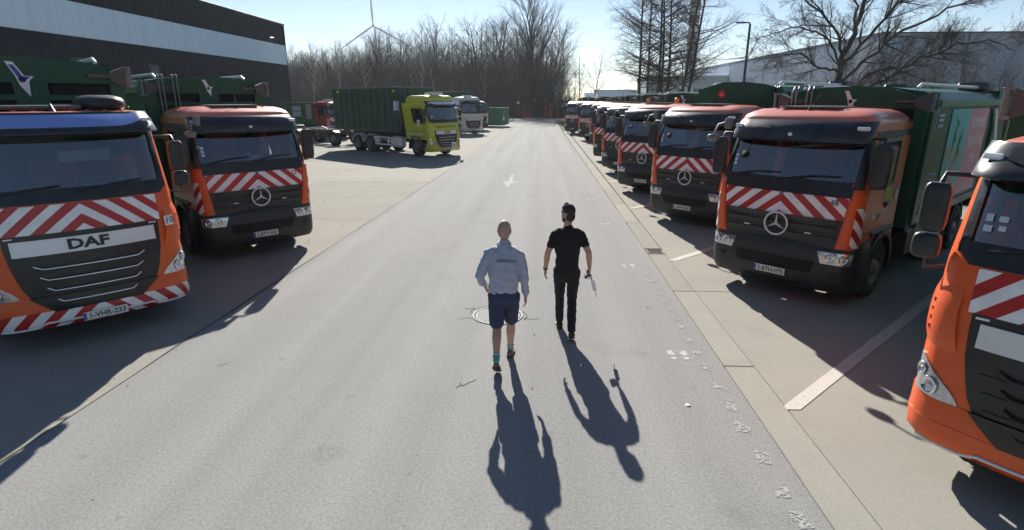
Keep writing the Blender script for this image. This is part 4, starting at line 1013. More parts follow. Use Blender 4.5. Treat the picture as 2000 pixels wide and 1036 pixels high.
# ---- walker in the blue sweatshirt and shorts (faces +Y, hips over the origin)
def walker_blue():
    t = empty('person'); tag(t, 'person in pale blue sweatshirt and denim shorts walking away past the manhole', 'person')
    hipL, kneeL, ankL = (-.1, 0, .93), (-.085, -.03, .5), (-.06, -.33, .2)       # rear leg, heel lifted
    hipR, kneeR, ankR = (.1, 0, .93), (.075, .16, .5), (.055, .27, .09)          # front leg
    b = MB()
    for hp, kn, an in ((hipL, kneeL, ankL), (hipR, kneeR, ankR)):
        hp, kn, an = Vector(hp), Vector(kn), Vector(an); cf = kn.lerp(an, .3) + Vector((0, -.018, 0))
        chain(b, [(hp, .088), (hp.lerp(kn, .5), .078), (kn, .056), (cf, .06), (kn.lerp(an, .68), .044), (an, .036)], 14)
    chain(b, [((0, -.01, .92), (.16, .115)), ((0, -.01, 1.05), (.15, .11)), ((0, .02, 1.25), (.15, .1)), ((0, .05, 1.38), (.145, .09)), ((0, .06, 1.46), (.08, .065))], 16)
    chain(b, [((0, .055, 1.44), .062), ((0, .075, 1.56), .056)], 12)
    HC = (0, .105, 1.665); head(b, HC, 1.1, 0.05)
    eL, wL = Vector((-.29, -.07, 1.15)), Vector((-.255, .1, .99)); eR, wR = Vector((.255, .0, 1.13)), Vector((.27, .09, .87))
    chain(b, [((-.17, .045, 1.4), .045), (eL, .036), (wL, .028)]); chain(b, [((.17, .045, 1.4), .045), (eR, .036), (wR, .028)])
    hand(b, wL, (.25, .45, -.8), -1, .8); hand(b, wR, (-.02, .12, -1), 1, .55)
    fuse(b, 'body', 'skin_pale', t, .0065, 3)
    # sweatshirt
    s = MB()
    chain(s, [((0, -.005, .955), (.185, .135)), ((0, -.005, 1.0), (.19, .138)), ((0, 0, 1.12), (.186, .138)), ((0, .02, 1.27), (.19, .135)), ((0, .04, 1.38), (.195, .128)), ((0, .05, 1.45), (.16, .105)), ((0, .055, 1.5), (.085, .078))], 20)
    chain(s, [((-.1, .045, 1.44), .07), ((-.19, .04, 1.39), .074), (Vector((-.205, .04, 1.385)).lerp(eL, .5), .066), (eL, .058), (eL.lerp(wL, .55), .052), (eL.lerp(wL, .8), .046), (eL.lerp(wL, .9), .037)], 14)
    chain(s, [((.1, .045, 1.44), .07), ((.19, .04, 1.39), .074), (Vector((.205, .04, 1.385)).lerp(eR, .5), .066), (eR, .057), (eR.lerp(wR, .5), .052), (eR.lerp(wR, .82), .049), (eR.lerp(wR, .94), .037)], 14)
    so = fuse(s, 'sweatshirt', 'sweat_blue', t, .0095, 3, .017, (8, 8, 13))
    c = MB(); c.torus((0, .058, 1.525), (0, -.25, 1), .072, .02, 24, 8); c.build('collar', 'sweat_blue', so)
    text('back_lettering', 'rematics', .074, 'lettering_grey', so, (.045, -.1125, 1.365), (R(90 - 7), 0, R(3)), depth=.001)
    # shorts
    q = MB(); chain(q, [((0, -.005, 1.0), (.168, .128)), ((0, -.005, .92), (.18, .14)), ((0, -.005, .86), (.17, .13))], 18)
    for hp, kn in ((hipL, kneeL), (hipR, kneeR)):
        hp, kn = Vector(hp), Vector(kn); chain(q, [(hp + Vector((0, 0, -.01)), .105), (hp.lerp(kn, .5), .1), (hp.lerp(kn, .78), (.095, .092)), (hp.lerp(kn, .9), (.093, .09))], 16)
    fuse(q, 'shorts', 'denim', t, .009, 2, .008, (12, 12, 9), 3.0)
    # socks and shoes
    for an, kn, heel, toe, nm in ((ankL, kneeL, (-.062, -.385, .135), (-.055, -.215, .012), 'rear'), (ankR, kneeR, (.055, .2, .012), (.06, .455, .012), 'front')):
        an, kn = Vector(an), Vector(kn); k = MB(); chain(k, [(an.lerp(kn, .2), .047), (an.lerp(kn, .1), .044), (an, .042)], 12); so_ = fuse(k, 'sock', 'sock', t, .008, 1)
        k = MB(); k.torus(an.lerp(kn, .17), kn - an, .045, .007, 18, 6); k.build('sock_band', 'sock_white', so_)
        k = MB(); L = (Vector(toe) - Vector(heel)).length; shoe(k, heel, toe, .05, .085); sh = fuse(k, 'shoe', 'trainer', t, .0085, 2); sole(sh, heel, toe, .05, 'sole_brown' if nm == 'front' else 'shoe_dark')
    k = MB(); blob(k, (HC[0], HC[1] - .012, HC[2] + .024), (.0845, .106, .111)); blob(k, (HC[0], HC[1] - .036, HC[2] - .012), (.079, .078, .075)); fuse(k, 'shaved_hair', 'hair_shaved', t, .008, 3)
    face(t, HC, .05)
    tt = MB(); tt.pod((.11, .19, .36), (.006, .05, .11), .8, 8); tt.pod((.065, .178, .33), (.05, .012, .1), .8, 8); tt.build('calf_tattoo', 'jeans_black', t)
    return t
pb_ = walker_blue(); pb_.location = (-.455, 6.54, 0); pb_.rotation_euler = (0, 0, R(-2)); pb_.scale = (.98, 1.035, 1.035)

# ---- walker in black
def walker_black():
    t = empty('person'); tag(t, 'bearded person in black T-shirt and trousers walking with a device in one hand', 'person')
    hipL, kneeL, ankL = (-.095, 0, .97), (-.085, .17, .53), (-.07, .26, .09)
    hipR, kneeR, ankR = (.095, 0, .97), (.08, -.0, .53), (.07, -.28, .15)
    b = MB()
    for hp, kn, an in ((hipL, kneeL, ankL), (hipR, kneeR, ankR)):
        hp, kn, an = Vector(hp), Vector(kn), Vector(an); chain(b, [(hp, .08), (hp.lerp(kn, .5), .07), (kn, .05), (kn.lerp(an, .3), .05), (an, .034)], 12)
    chain(b, [((0, 0, .96), (.15, .105)), ((0, 0, 1.1), (.14, .1)), ((0, .01, 1.3), (.15, .1)), ((0, .02, 1.44), (.15, .09)), ((0, .03, 1.52), (.08, .06))], 16)
    chain(b, [((0, .03, 1.5), .06), ((0, .05, 1.64), .055)], 12)
    HC = (0, .075, 1.745); YAW = R(42); head(b, HC, 1.07, YAW)
    eL, wL = Vector((-.275, -.04, 1.22)), Vector((-.3, .05, .96)); eR, wR = Vector((.29, -.05, 1.23)), Vector((.32, .06, .98))
    chain(b, [((-.165, .02, 1.46), .048), (Vector((-.185, .01, 1.44)).lerp(eL, .5), .047), (eL, .042), (eL.lerp(wL, .35), .042), (wL, .027)]); chain(b, [((.165, .02, 1.46), .048), (Vector((.185, .01, 1.44)).lerp(eR, .5), .047), (eR, .042), (eR.lerp(wR, .35), .042), (wR, .027)])
    hand(b, wL, (-.02, .1, -1), -1, .45); hand(b, wR, (0, .1, -1), 1, .95)
    fuse(b, 'body', 'skin', t, .0065, 3)
    s = MB(); chain(s, [((0, 0, .98), (.163, .122)), ((0, 0, 1.03), (.166, .124)), ((0, 0, 1.15), (.16, .118)), ((0, .01, 1.32), (.185, .127)), ((0, .02, 1.43), (.188, .12)), ((0, .025, 1.515), (.125, .095)), ((0, .03, 1.565), (.075, .07))], 20)
    for sg_, e_ in ((-1, eL), (1, eR)): sh_ = Vector((sg_ * .178, .012, 1.465)); chain(s, [((sg_ * .1, .02, 1.51), .062), (sh_, .068), (sh_.lerp(e_, .25), .064), (sh_.lerp(e_, .48), .061), (sh_.lerp(e_, .58), .06)], 14)
    fuse(s, 't_shirt', 'tee_black', t, .0095, 3, .011, (8, 8, 12))
    q = MB(); chain(q, [((0, 0, 1.02), (.15, .115)), ((0, 0, .95), (.165, .128)), ((0, 0, .88), (.155, .12))], 18)
    for hp, kn, an in ((hipL, kneeL, ankL), (hipR, kneeR, ankR)):
        hp, kn, an = Vector(hp), Vector(kn), Vector(an); chain(q, [(hp, .097), (hp.lerp(kn, .5), .086), (kn, .068), (kn.lerp(an, .35), .066), (kn.lerp(an, .8), .06), (kn.lerp(an, .97), .056)], 16)
    fuse(q, 'trousers', 'jeans_black', t, .009, 2, .008, (12, 12, 14), 5.0)
    for heel, toe in (((-.07, .19, .012), (-.08, .46, .012)), ((.07, -.345, .085), (.075, -.16, .012))):
        k = MB(); shoe(k, heel, toe, .048, .1); sh = fuse(k, 'shoe', 'shoe_dark', t, .0085, 2); sole(sh, heel, toe, .05, 'shoe_dark')
    rz = Matrix.Rotation(YAW, 3, 'Z'); H3 = Vector(HC)
    k = MB(); h2 = MB(); blob(h2, (0, -.012, .05), (.0835, .104, .1)); blob(h2, (0, -.048, -.02), (.074, .058, .085)); blob(h2, (0, .045, .088), (.062, .052, .04)); rh = random.Random(9)
    for i in range(40):
        a, e = rh.uniform(0, 6.28), rh.uniform(.5, 1.5); d = Vector((math.cos(a) * math.cos(e) * .08, math.sin(a) * math.cos(e) * .1, .04 + math.sin(e) * .1)); chain(h2, [(d * .9, .014), (d * 1.07 + Vector((rh.uniform(-.01, .01), .012, .01)), .007)], 6)
    k.add([H3 + rz @ Vector(v) for v in h2.v], h2.f, 0, True); fuse(k, 'hair', 'hair_dark', t, .0065, 1)
    k = MB(); h2 = MB(); blob(h2, (0, .045, -.085), (.055, .055, .045)); blob(h2, (0, .02, -.06), (.066, .05, .05)); k.add([H3 + rz @ Vector(v) for v in h2.v], h2.f, 0, True); fuse(k, 'beard', 'hair_dark', t, .008, 2)
    face(t, HC, YAW)
    k = MB(); d = (wL - eL).normalized(); c = eL.lerp(wL, .93); k.cyl(c - d * .014, c + d * .014, .034, n=16); wo = k.build('wristwatch', 'black', t)
    return t, wR
pk, wR_ = walker_black(); pk.location = (.36, 7.56, 0); pk.rotation_euler = (0, 0, R(1)); pk.scale = (1.0,) * 3
# what he carries
dv = empty('remote_controller', (0, 0, 0)); dv.location = Vector(pk.location) + Vector(wR_) + Vector((-.02, .02, -.12)); tag(dv, 'black handheld controller with pale screen arm in the hand of the walker in black', 'controller')
q = MB(); q.box((0, -.01, 0), (.1, .1, .07), r=.02); q.box((0, .05, .03), (.035, .06, .1), r=.015); q.cyl((-.03, -.05, .01), (-.03, -.075, .01), .022, n=14); q.build('controller_body', 'black', dv)
MB().box((.0, -.066, -.005), (.075, .012, .04), r=.004).build('front_panel', 'silver', dv)
q = MB(); q.box((.085, -.03, -.13), (.05, .02, .17), r=.008, rot=(R(4), R(-16), 0)); q.build('screen_arm', 'silver', dv)
MB().tube([(.04, -.02, -.02), (.07, -.025, -.06)], .008, 6).build('hinge', 'black', dv)
MB().tube([(.105, -.03, -.21), (.135, -.03, -.3)], .005, 6).build('antenna', 'steelgrey', dv)
# ================================================================ buildings, masts, far things
P('clad_dark', (.02, .024, .034), .6, spec=.15, var=.12, scale=.5, coords='World')
def streak_mat(name, col, dark, sc=(2.2, 2.2, .05), amt=.35, rough=.6):
    m = P(name, col, rough); n = m.node_tree.nodes; l = m.node_tree.links; g = n.new("ShaderNodeNewGeometry"); mp = n.new("ShaderNodeMapping"); mp.inputs["Scale"].default_value = sc; l.new(g.outputs["Position"], mp.inputs[0])
    nz = n.new("ShaderNodeTexNoise"); nz.inputs["Scale"].default_value = 1; nz.inputs["Detail"].default_value = 5; nz.inputs["Roughness"].default_value = .65; l.new(mp.outputs[0], nz.inputs["Vector"])
    mr = n.new("ShaderNodeMapRange"); mr.inputs[1].default_value = .48; mr.inputs[2].default_value = .72; mr.inputs[4].default_value = amt; l.new(nz.outputs["Fac"], mr.inputs[0])
    mx = n.new("ShaderNodeMix"); mx.data_type = 'RGBA'; mx.inputs[6].default_value = (*col, 1); mx.inputs[7].default_value = (*dark, 1); l.new(mr.outputs[0], mx.inputs[0]); l.new(mx.outputs[2], n["Principled BSDF"].inputs["Base Color"]); return m
streak_mat('clad_band', (.6, .76, .88), (.32, .4, .46), amt=.3)
streak_mat('clad_grey', (.38, .46, .56), (.29, .35, .43), (.5, .5, .03), .5)
streak_mat('clad_grey_front', (.37, .44, .5), (.28, .34, .39), (.5, .5, .03), .5)
streak_mat('concrete_stack', (.75, .78, .77), (.6, .62, .62), (.6, .6, .02), .4, .8)
P('plant_wall', (.42, .47, .46), .7, var=.05, scale=.1, coords='World')
P('farwhite', (.6, .62, .64), .5)
P('lamp_glow', (.9, .8, .6), .4, emit=((1, .82, .55), 3.0))
P('pole_dark', (.06, .07, .10), .45, metal=.3)

def ribbed(mb, p0, p1, z0, z1, pitch, depth, nrm, mat=0):
    p0 = Vector(p0); p1 = Vector(p1); L = (p1 - p0).length; d = (p1 - p0) / L; nn = int(L / pitch); n_ = Vector(nrm); pts = []
    for i in range(nn):
        b = p0 + d * i * pitch
        for f, o in ((0, 0), (.45, 0), (.55, depth), (.95, depth)): pts.append(b + d * pitch * f + n_ * o)
    vs = [(p.x, p.y, z) for z in (z0, z1) for p in pts]; k = len(pts); mb.add(vs, [(i, i + 1, k + i + 1, k + i) for i in range(k - 1)], mat)
wh = empty('warehouse', (-26.45, 60, 0)); tag(wh, 'long dark ribbed warehouse with pale band on the left', 'warehouse')
WX = 0.0
q = MB(); q.box((-15, -42, 5.0), (29.8, 83.8, 10.0)); q.build('core', 'clad_dark', wh)
q = MB(); ribbed(q, (0, -84, 0), (0, 0, 0), 0, 6.66, .28, .045, (1, 0, 0)); q.build('lower_cladding', 'clad_dark', wh)
q = MB(); ribbed(q, (0, -84, 0), (0, 0, 0), 8.52, 10.44, .28, .045, (1, 0, 0)); q.build('upper_cladding', 'clad_dark', wh)
q = MB(); ribbed(q, (-30, .05, 0), (0, .05, 0), 0, 10.44, .28, .045, (0, 1, 0)); q.build('end_cladding', 'clad_dark', wh)
pm = MB().box((0, 0, 0), (.09, 5.992, 1.84), r=.01).mesh('band_panel', 'clad_band')
for k in range(14): link('band_panel', pm, wh, (.035, -3.02 - k * 6.0, 7.59))
q = MB(); q.box((-15, -42, 10.5), (30.3, 84.3, .14), r=.02); q.build('roof_trim', 'clad_dark', wh)
MB().box((.03, .03, 5.2), (.14, .14, 10.4)).build('corner_trim', 'clad_dark', wh)
for y in (-3.1, -31.9):
    q = MB(); q.box((.2, y, 9.06 if y > -10 else 9.2), (.34, .36, .1), r=.02); q.box((.05, y, 9.16 if y > -10 else 9.3), (.1, .1, .14)); lo = q.build('wall_lamp', 'pole_dark', wh); MB().box((.22, y, 9.0 if y > -10 else 9.14), (.24, .28, .02)).build('lamp_lens', 'lamp_glow', lo)
for y, z in ((-27.5, 5.0), (-21, 5.0), (-34, 5.0)):
    f = MB(); f.box((.06, y, z), (.06, 1.0, 1.0)); fo_ = f.build('window', 'pole_dark', wh); MB().box((.095, y, z), (.01, .84, .84)).build('pane', 'gloss_black', fo_)

wr = empty('grey_hall', (48.7, 90, 0)); tag(wr, 'large grey windowless hall behind the bare trees on the right', 'hall')
q = MB(); q.box((55, 56, 6.1), (109.6, 111.6, 12.2)); q.build('core', 'clad_grey_front', wr)
q = MB(); ribbed(q, (0, 0, 0), (0, 112, 0), 0, 12.45, .5, .05, (-1, 0, 0)); q.build('side_cladding', 'clad_grey', wr)
q = MB(); ribbed(q, (0, 0, 0), (110, 0, 0), 0, 12.45, .5, .05, (0, -1, 0)); q.build('front_cladding', 'clad_grey_front', wr)
q = MB(); q.box((55, 56, 12.5), (110.4, 112.4, .16)); q.build('roof_trim', 'pole_dark', wr)
for x in (1.1, 1.9): MB().cyl((x, -.2, 0), (x, -.2, 12.4), .12, n=10).build('downpipe', 'clad_band', wr)
for k in range(9): MB().box((-.03, 9 + k * 12, 6.2), (.1, .12, 12.4)).build('panel_joint', 'pole_dark', wr)
for k in range(8): MB().box((12 + k * 12, -.03, 6.2), (.12, .1, 12.4)).build('panel_joint', 'pole_dark', wr)

# low far sheds, plant, stack
def shed(name, label, x, y, w, d, h, mat, n=5):
    t = empty(name, (x, y, 0)); tag(t, label, 'building'); MB().box((0, 0, h / 2), (w, d, h)).build('wall', mat, t); MB().box((0, 0, h + .1), (w + .5, d + .5, .2)).build('roof', 'farwhite', t)
    for k in range(n):
        a = MB().box((-w / 2 + w * (k + .5) / n, -d / 2 - .05, h * .55), (w / n * .6, .1, h * .22)).build('window', 'gloss_black', t)
    return t
shed('far_shed', 'low pale blue industrial shed far off beyond the right row', 37, 300, 22, 20, 7.7, 'clad_band')
shed('far_shed', 'small far shed with flat roof left of the slender bare tree trunks', 27, 330, 8, 14, 6.6, 'clad_band', 3)
shed('plant_building', 'pale grey green plant building at the foot of the tall stack', 39, 170, 22, 20, 9.2, 'plant_wall', 6)
ck_ = empty('chimney_stack', (36.6, 152, 0)); tag(ck_, 'tall grey concrete chimney stack with a red band', 'chimney')
def rs_(z): return 1.32 - z * .0058
q = MB(); q.lathe([(rs_(z), z) for z in (0, 10, 21.2, 22.8, 40, 70)], (0, 0, 0), (0, 0, 1), 28); q.build('shaft', 'concrete_stack', ck_)
P('faded_red', (.5, .13, .1), .7, var=.15, scale=1)
for z in (21.2, 42): q = MB(); q.lathe([(rs_(z) + .012, z), (rs_(z + 1.7) + .012, z + 1.7)], (0, 0, 0), (0, 0, 1), 28); q.build('warning_band', 'faded_red', ck_)
q = MB(); q.cyl((1.28, -.4, 0), (.95, -.35, 70), .05, n=6); q.build('ladder_rail', 'steelgrey', ck_)

def turbine(label, x, y, hub, bl, angs, face=0.0):
    t = empty('wind_turbine', (x, y, 0)); tag(t, label, 'wind turbine', 'wind turbines on the horizon'); t.rotation_euler = (0, 0, face)
    q = MB(); q.lathe([(1.8, 0), (1.4, hub * .5), (.95, hub - 1)], (0, 3.5, 0), (0, 0, 1), 20); q.build('tower', 'farwhite', t)
    q = MB(); q.box((0, 2.5, hub), (2.4, 7, 2.4), r=.6); q.build('nacelle', 'farwhite', t)
    q = MB(); q.pod((0, -2.4, hub), (2.4, 2.8, 2.4), .9, 16); q.build('hub', 'farwhite', t)
    for a in angs:
        d = Vector((math.sin(R(a)), 0, math.cos(R(a)))); s = Vector((d.z, 0, -d.x)); q = MB(); rings = []
        for f, w, th in ((0, .7, .7), (.06, .7, .6), (.18, 1.1, .45), (.5, .75, .3), (.85, .4, .16), (1, .12, .05)):
            c = Vector((0, -2.4, hub)) + d * bl * f; rings.append([c + s * w * math.cos(k) * 1.0 + Vector((0, 1, 0)) * th * math.sin(k) for k in lin(0, 2 * math.pi, 8)[:-1]])
        q.loft(rings); q.build('blade', 'farwhite', t)
turbine('pale wind turbine rising above the wood beside the warehouse', -171, 600, 74, 50, (-2, 118, 238))
turbine('distant wind turbine seen between the tall bare trunks', 174, 800, 64, 38, (-35, 85, 205))
turbine('wind turbine blades showing behind the street lamp over the hall roof', 199, 600, 43, 24, (25, 145, 265))

# street lamp
sl = empty('street_lamp', (13.88, 42, 0)); tag(sl, 'slim dark street lamp with a flat head behind the right row', 'street lamp')
q = MB(); q.cyl((0, 0, 0), (0, 0, 8.15), .11, .075, 12); q.build('pole', 'pole_dark', sl)
q = MB(); q.tube([(0, 0, 8.1), (-.02, 0, 8.22), (-.2, 0, 8.26)], .05, 8); q.build('arm', 'pole_dark', sl)
q = MB(); q.pod((-.58, 0, 8.26), (.82, .3, .1), .7, 16); lo = q.build('lamp_head', 'pole_dark', sl); MB().box((-.6, 0, 8.205), (.5, .2, .02)).build('lens', 'lens', lo)

# gate at the end of the road
def pillar(label, x, y, w, h, mat='red', cap=True):
    t = empty('gate_pillar', (x, y, 0)); tag(t, label, 'gate pillar'); MB().box((0, 0, h / 2 + .05), (w, w * .8, h), r=.04).build('column', mat, t); MB().box((0, 0, .05), (w + .12, w * .8 + .12, .1), r=.02).build('foot', 'steelgrey', t); MB().box((0, -w * .4 - .01, h * .75), (w * .6, .02, h * .14)).build('panel', 'black', t); return t
P('gate_red', (.42, .035, .02), .5, var=.1, scale=2)
pillar('tall red gate pillar at the far end of the road', 1.25, 103.2, .62, 2.45, 'gate_red')
pillar('squat red control column left of the pair by the round sign', -3.55, 103.0, .75, 1.6, 'gate_red'); pillar('squat red control column right of the pair by the round sign', -2.5, 103.0, .55, 1.3, 'gate_red'); pillar('short red post beside the tall gate pillar', 2.5, 103.4, .35, 1.2, 'gate_red')
pillar('slender dull red post left of the tall gate pillar', .35, 104.2, .22, 3.4, 'faded_red')
rsn = empty('road_sign', (-4.45, 102.5, 0)); tag(rsn, 'round white road sign with red rim at the road end', 'road sign')
MB().cyl((0, 0, 0), (0, 0, 3.0), .04, n=8).build('post', 'steelgrey', rsn); MB().cyl((0, -.05, 2.75), (0, -.08, 2.75), .3, n=24).build('rim', 'red', rsn); MB().cyl((0, -.081, 2.75), (0, -.09, 2.75), .22, n=24).build('face', 'white', rsn)
for x, h, lb in ((-1.7, 3.1, 'thin lamp post at the gate with a white lamp'), (2.2, 4.2, 'thin pale flagpole at the gate behind the short red post')):
    t = empty('gate_post', (x, 104.0, 0)); tag(t, lb, 'post'); MB().cyl((0, 0, 0), (0, 0, h), .06, n=8).build('pole', 'steelgrey' if x > 0 else 'pole_dark', t); MB().pod((0, 0, h + .08), (.26, .26, .2), .8, 12).build('lamp', 'white', t)
bg_ = empty('barrier_gate', (-.6, 103.5, 0)); tag(bg_, 'low dark barrier gate across the end of the road', 'gate')
for z in (.5, .8, 1.1): MB().box((0, 0, z), (2.8, .05, .06)).build('rail', 'pole_dark', bg_)
for x in lin(-1.35, 1.35, 5): MB().box((x, 0, .6), (.06, .06, 1.2)).build('post', 'pole_dark', bg_)
fn = empty('mesh_fence', (0, 106, 0)); tag(fn, 'dark wire fence with thin posts in front of the wood', 'fence')
for k in range(22): MB().box((-50 + k * 2.6, 0, 1.0), (.06, .06, 2.0)).build('post', 'pole_dark', fn)
for z in (.15, 1.0, 1.95): MB().box((-22.7, 0, z), (55, .03, .03)).build('wire', 'pole_dark', fn)
# ================================================================ trees (bare, early spring)
P('bark', (.075, .062, .052), .95, var=.3, scale=3, bump=.4, bscale=18, coords='World')
P('bark_grey', (.1, .09, .082), .95, var=.3, scale=3, bump=.4, bscale=18, coords='World')
P('twig', (.085, .062, .048), .95, var=.2, scale=2, coords='World')
P('twig_brown', (.13, .09, .065), .95, var=.2, scale=1, coords='World')
P('birch_bark', (.3, .28, .25), .9, var=.45, scale=2.5, coords='World')
def rvec(rng, d, ang):
    """direction at about ang radians from d"""
    t = Vector((rng.gauss(0, 1), rng.gauss(0, 1), rng.gauss(0, 1))); t = (t - d * t.dot(d)).normalized(); return (d * math.cos(ang) + t * math.sin(ang)).normalized()
class Tree:
    def __init__(s, seed): s.r = random.Random(seed); s.wood = MB(); s.twig = MB()
    def seg(s, mb, pts, rr, n):
        rings = []; a = None
        for i, p in enumerate(pts):
            d = (pts[min(i + 1, len(pts) - 1)] - pts[max(i - 1, 0)]).normalized()
            if a is None: a = d.orthogonal().normalized()
            else: a = (a - d * a.dot(d)).normalized()
            b = d.cross(a); rings.append([p + (a * math.cos(6.2832 * k / n) + b * math.sin(6.2832 * k / n)) * rr[i] for k in range(n)])
        mb.loft(rings, 0, False, n > 3)
    def branch(s, p, d, L, r, lev, spec):
        """spec[lev] = (children, angle, length ratio, wobble, up, segments, start)"""
        nch, ang, lr, wob, up, ns, st = spec[lev]; pts = [p]; rr = [r]; q = p; dd = d
        for i in range(ns):
            dd = (dd + Vector((s.r.gauss(0, wob), s.r.gauss(0, wob), s.r.gauss(0, wob) + up))).normalized(); q = q + dd * L / ns; pts.append(q); rr.append(max(r * (1 - (i + 1) / ns * .85), .003))
        mb = s.wood if lev <= s.wl else s.twig
        s.seg(mb, pts, rr, 8 if lev == 0 else (5 if r > .03 else 3))
        if lev + 1 < len(spec):
            k = max(1, int(nch * s.r.uniform(.8, 1.2)))
            for j in range(k):
                f = st + (1 - st) * (j + s.r.random()) / k; f = min(f, .985); i = min(int(f * ns), ns - 1); g_ = f * ns - i; b = pts[i].lerp(pts[i + 1], g_); dl = (pts[i + 1] - pts[i]).normalized()
                rb = (rr[i] + (rr[i + 1] - rr[i]) * g_); LL = L * lr * s.r.uniform(.65, 1.2) * (s.shape(f) if lev == 0 else (1.05 - .5 * f)); s.branch(b, rvec(s.r, dl, ang * s.r.uniform(.7, 1.25)), LL, min(rb * .62, max(.004, LL * .0125)), lev + 1, spec)
    def make(s, H, r, spec, shape, wl=1, lean=(0, 0)):
        s.shape = shape; s.wl = wl; s.branch(Vector((0, 0, -.1)), Vector((lean[0], lean[1], 1)).normalized(), H, r, 0, spec); return s
def tree_proto(seed, H, r, spec, shape, wl=1, lean=(0, 0), bark='bark', twig='twig'):
    t = Tree(seed).make(H, r, spec, shape, wl, lean); return t.wood.mesh('trunk', bark), t.twig.mesh('crown', twig)
def plant(name, protos, x, y, rz, sc, label, cat='tree', group=None, z=0):
    o = empty(name, (x, y, z), rz); o.scale = (sc, sc, sc * 1.0); link('trunk', protos[0], o); link('crown', protos[1], o); tag(o, label, cat, group); return o
slim = [(26, .75, .3, .045, .03, 9, .25), (8, .7, .42, .12, .05, 4, .15), (6, .7, .5, .16, .02, 3, .1), (0, 0, 0, .2, -.03, 2, 0)]
wide = [(22, .8, .42, .06, .02, 9, .18), (9, .65, .45, .13, .06, 5, .2), (7, .6, .5, .16, .03, 3, .15), (0, 0, 0, .2, .0, 2, 0)]
egg = lambda f: math.sin(math.pi * min(.98, .18 + .8 * f)) ** .8 + .12
slims = [tree_proto(100 + k, 15, .15 + .02 * (k % 3), slim, egg, 1, ((k % 3 - 1) * .05, 0), ('bark', 'bark_grey', 'birch_bark', 'bark')[k % 4]) for k in range(6)]
wides = [tree_proto(200 + k, 15, .24, wide, egg, 1) for k in range(3)]
rt = random.Random(77)
WOOD = 'bare trees of the wood behind the yard'
nb = 0
for k in range(125):
    f = (k + rt.random()) / 125; Y = rt.choice((rt.uniform(108, 116), rt.uniform(112, 150))); ratio = -.47 + f * .50; X = ratio * Y
    sc = rt.uniform(.82, 1.12) * (Y / 112) * interp([(0, .74), (.3, .82), (.5, 1.0), (.9, 1.02)], f)
    qi = rt.randrange(6); isw = rt.random() >= .75; pr = wides[qi % 3] if isw else slims[qi]
    zone = 'beside the warehouse corner' if f < .22 else ('above the long green container' if f < .5 else ('behind the cream truck' if f < .76 else 'behind the road-end gate')); row = 'front row of the wood' if Y < 116 else 'wood interior'
    kd = 'broad crowned bare tree' if isw else ('pale barked bare birch' if qi == 2 else 'slender dark bare tree')
    plant('bare_tree', pr, X, Y, rt.uniform(0, 6.28), sc, kd + ' in the ' + row + ' ' + zone, 'tree', WOOD)
for k, (px, Y, sc) in enumerate(((1.6, 120, .8), (3.6, 122, .7), (5.2, 116, .62), (6.4, 125, .7))):
    plant('bare_tree', slims[k], px, Y, k * 1.3, sc, 'small slender bare tree right of the big round-crowned tree', 'tree', WOOD)
# the big rounded tree that closes the wood
big_spec = [(46, .6, .46, .03, .02, 10, .1), (13, .45, .42, .09, .06, 6, .2), (9, .5, .48, .13, .05, 3, .15), (5, .5, .5, .16, .03, 2, .2), (0, 0, 0, .2, 0, 1, 0)]
bigp = tree_proto(301, 20, .42, big_spec, lambda f: .35 + .75 * math.sin(math.pi * min(.97, .1 + f * .85)), 1)
plant('bare_tree', bigp, -1.7, 112, .4, 1.0, 'big round-crowned bare tree, tallest at the right end of the wood')
# undergrowth along the foot of the wood
def brush(name, n, area, h, mat, label, seed, r=.012):
    b = MB(); rb = random.Random(seed)
    for i in range(n):
        x, y, z0 = area(rb); H = h * rb.uniform(.45, 1.1); p = Vector((x, y, z0)); d = Vector((rb.gauss(0, .25), rb.gauss(0, .25), 1)).normalized(); pts = [p]
        for k in range(3): d = (d + Vector((rb.gauss(0, .16), rb.gauss(0, .16), .03))).normalized(); p = p + d * H / 3; pts.append(p)
        rr = [r * 1.6, r * 1.2, r * .8, r * .3]; a = Vector((1, 0, 0)); c = Vector((0, 1, 0)) * .6
        for i_ in range(3):
            b.add([pts[i_] - a * rr[i_], pts[i_] + a * rr[i_], pts[i_ + 1] + a * rr[i_ + 1], pts[i_ + 1] - a * rr[i_ + 1], pts[i_] - c * rr[i_], pts[i_] + c * rr[i_], pts[i_ + 1] + c * rr[i_ + 1], pts[i_ + 1] - c * rr[i_ + 1]], [(0, 1, 2, 3), (4, 5, 6, 7)])
        for j in range(5):
            q = pts[1 + j % 2].lerp(pts[2 + j % 2], rb.random()); e = rvec(rb, d, .7) * H * .3; w = Vector((r * .6, 0, 0)); b.add([q - w, q + w, q + e], [(0, 1, 2)])
    o = b.build(name, mat); tag(o, label, 'undergrowth', kind='stuff'); return o
brush('undergrowth', 9000, lambda r_: (r_.uniform(-.48, .05) * (y_ := r_.uniform(107, 128)), y_, -.1), 4.5, 'twig', 'dense bare undergrowth along the foot of the wood', 5, .022)
brush('far_wood', 7000, lambda r_: (r_.uniform(-.5, .025) * (y_ := r_.uniform(140, 175)), y_, -.1), 14, 'bark_grey', 'deep mass of bare stems further back in the wood', 6, .045)
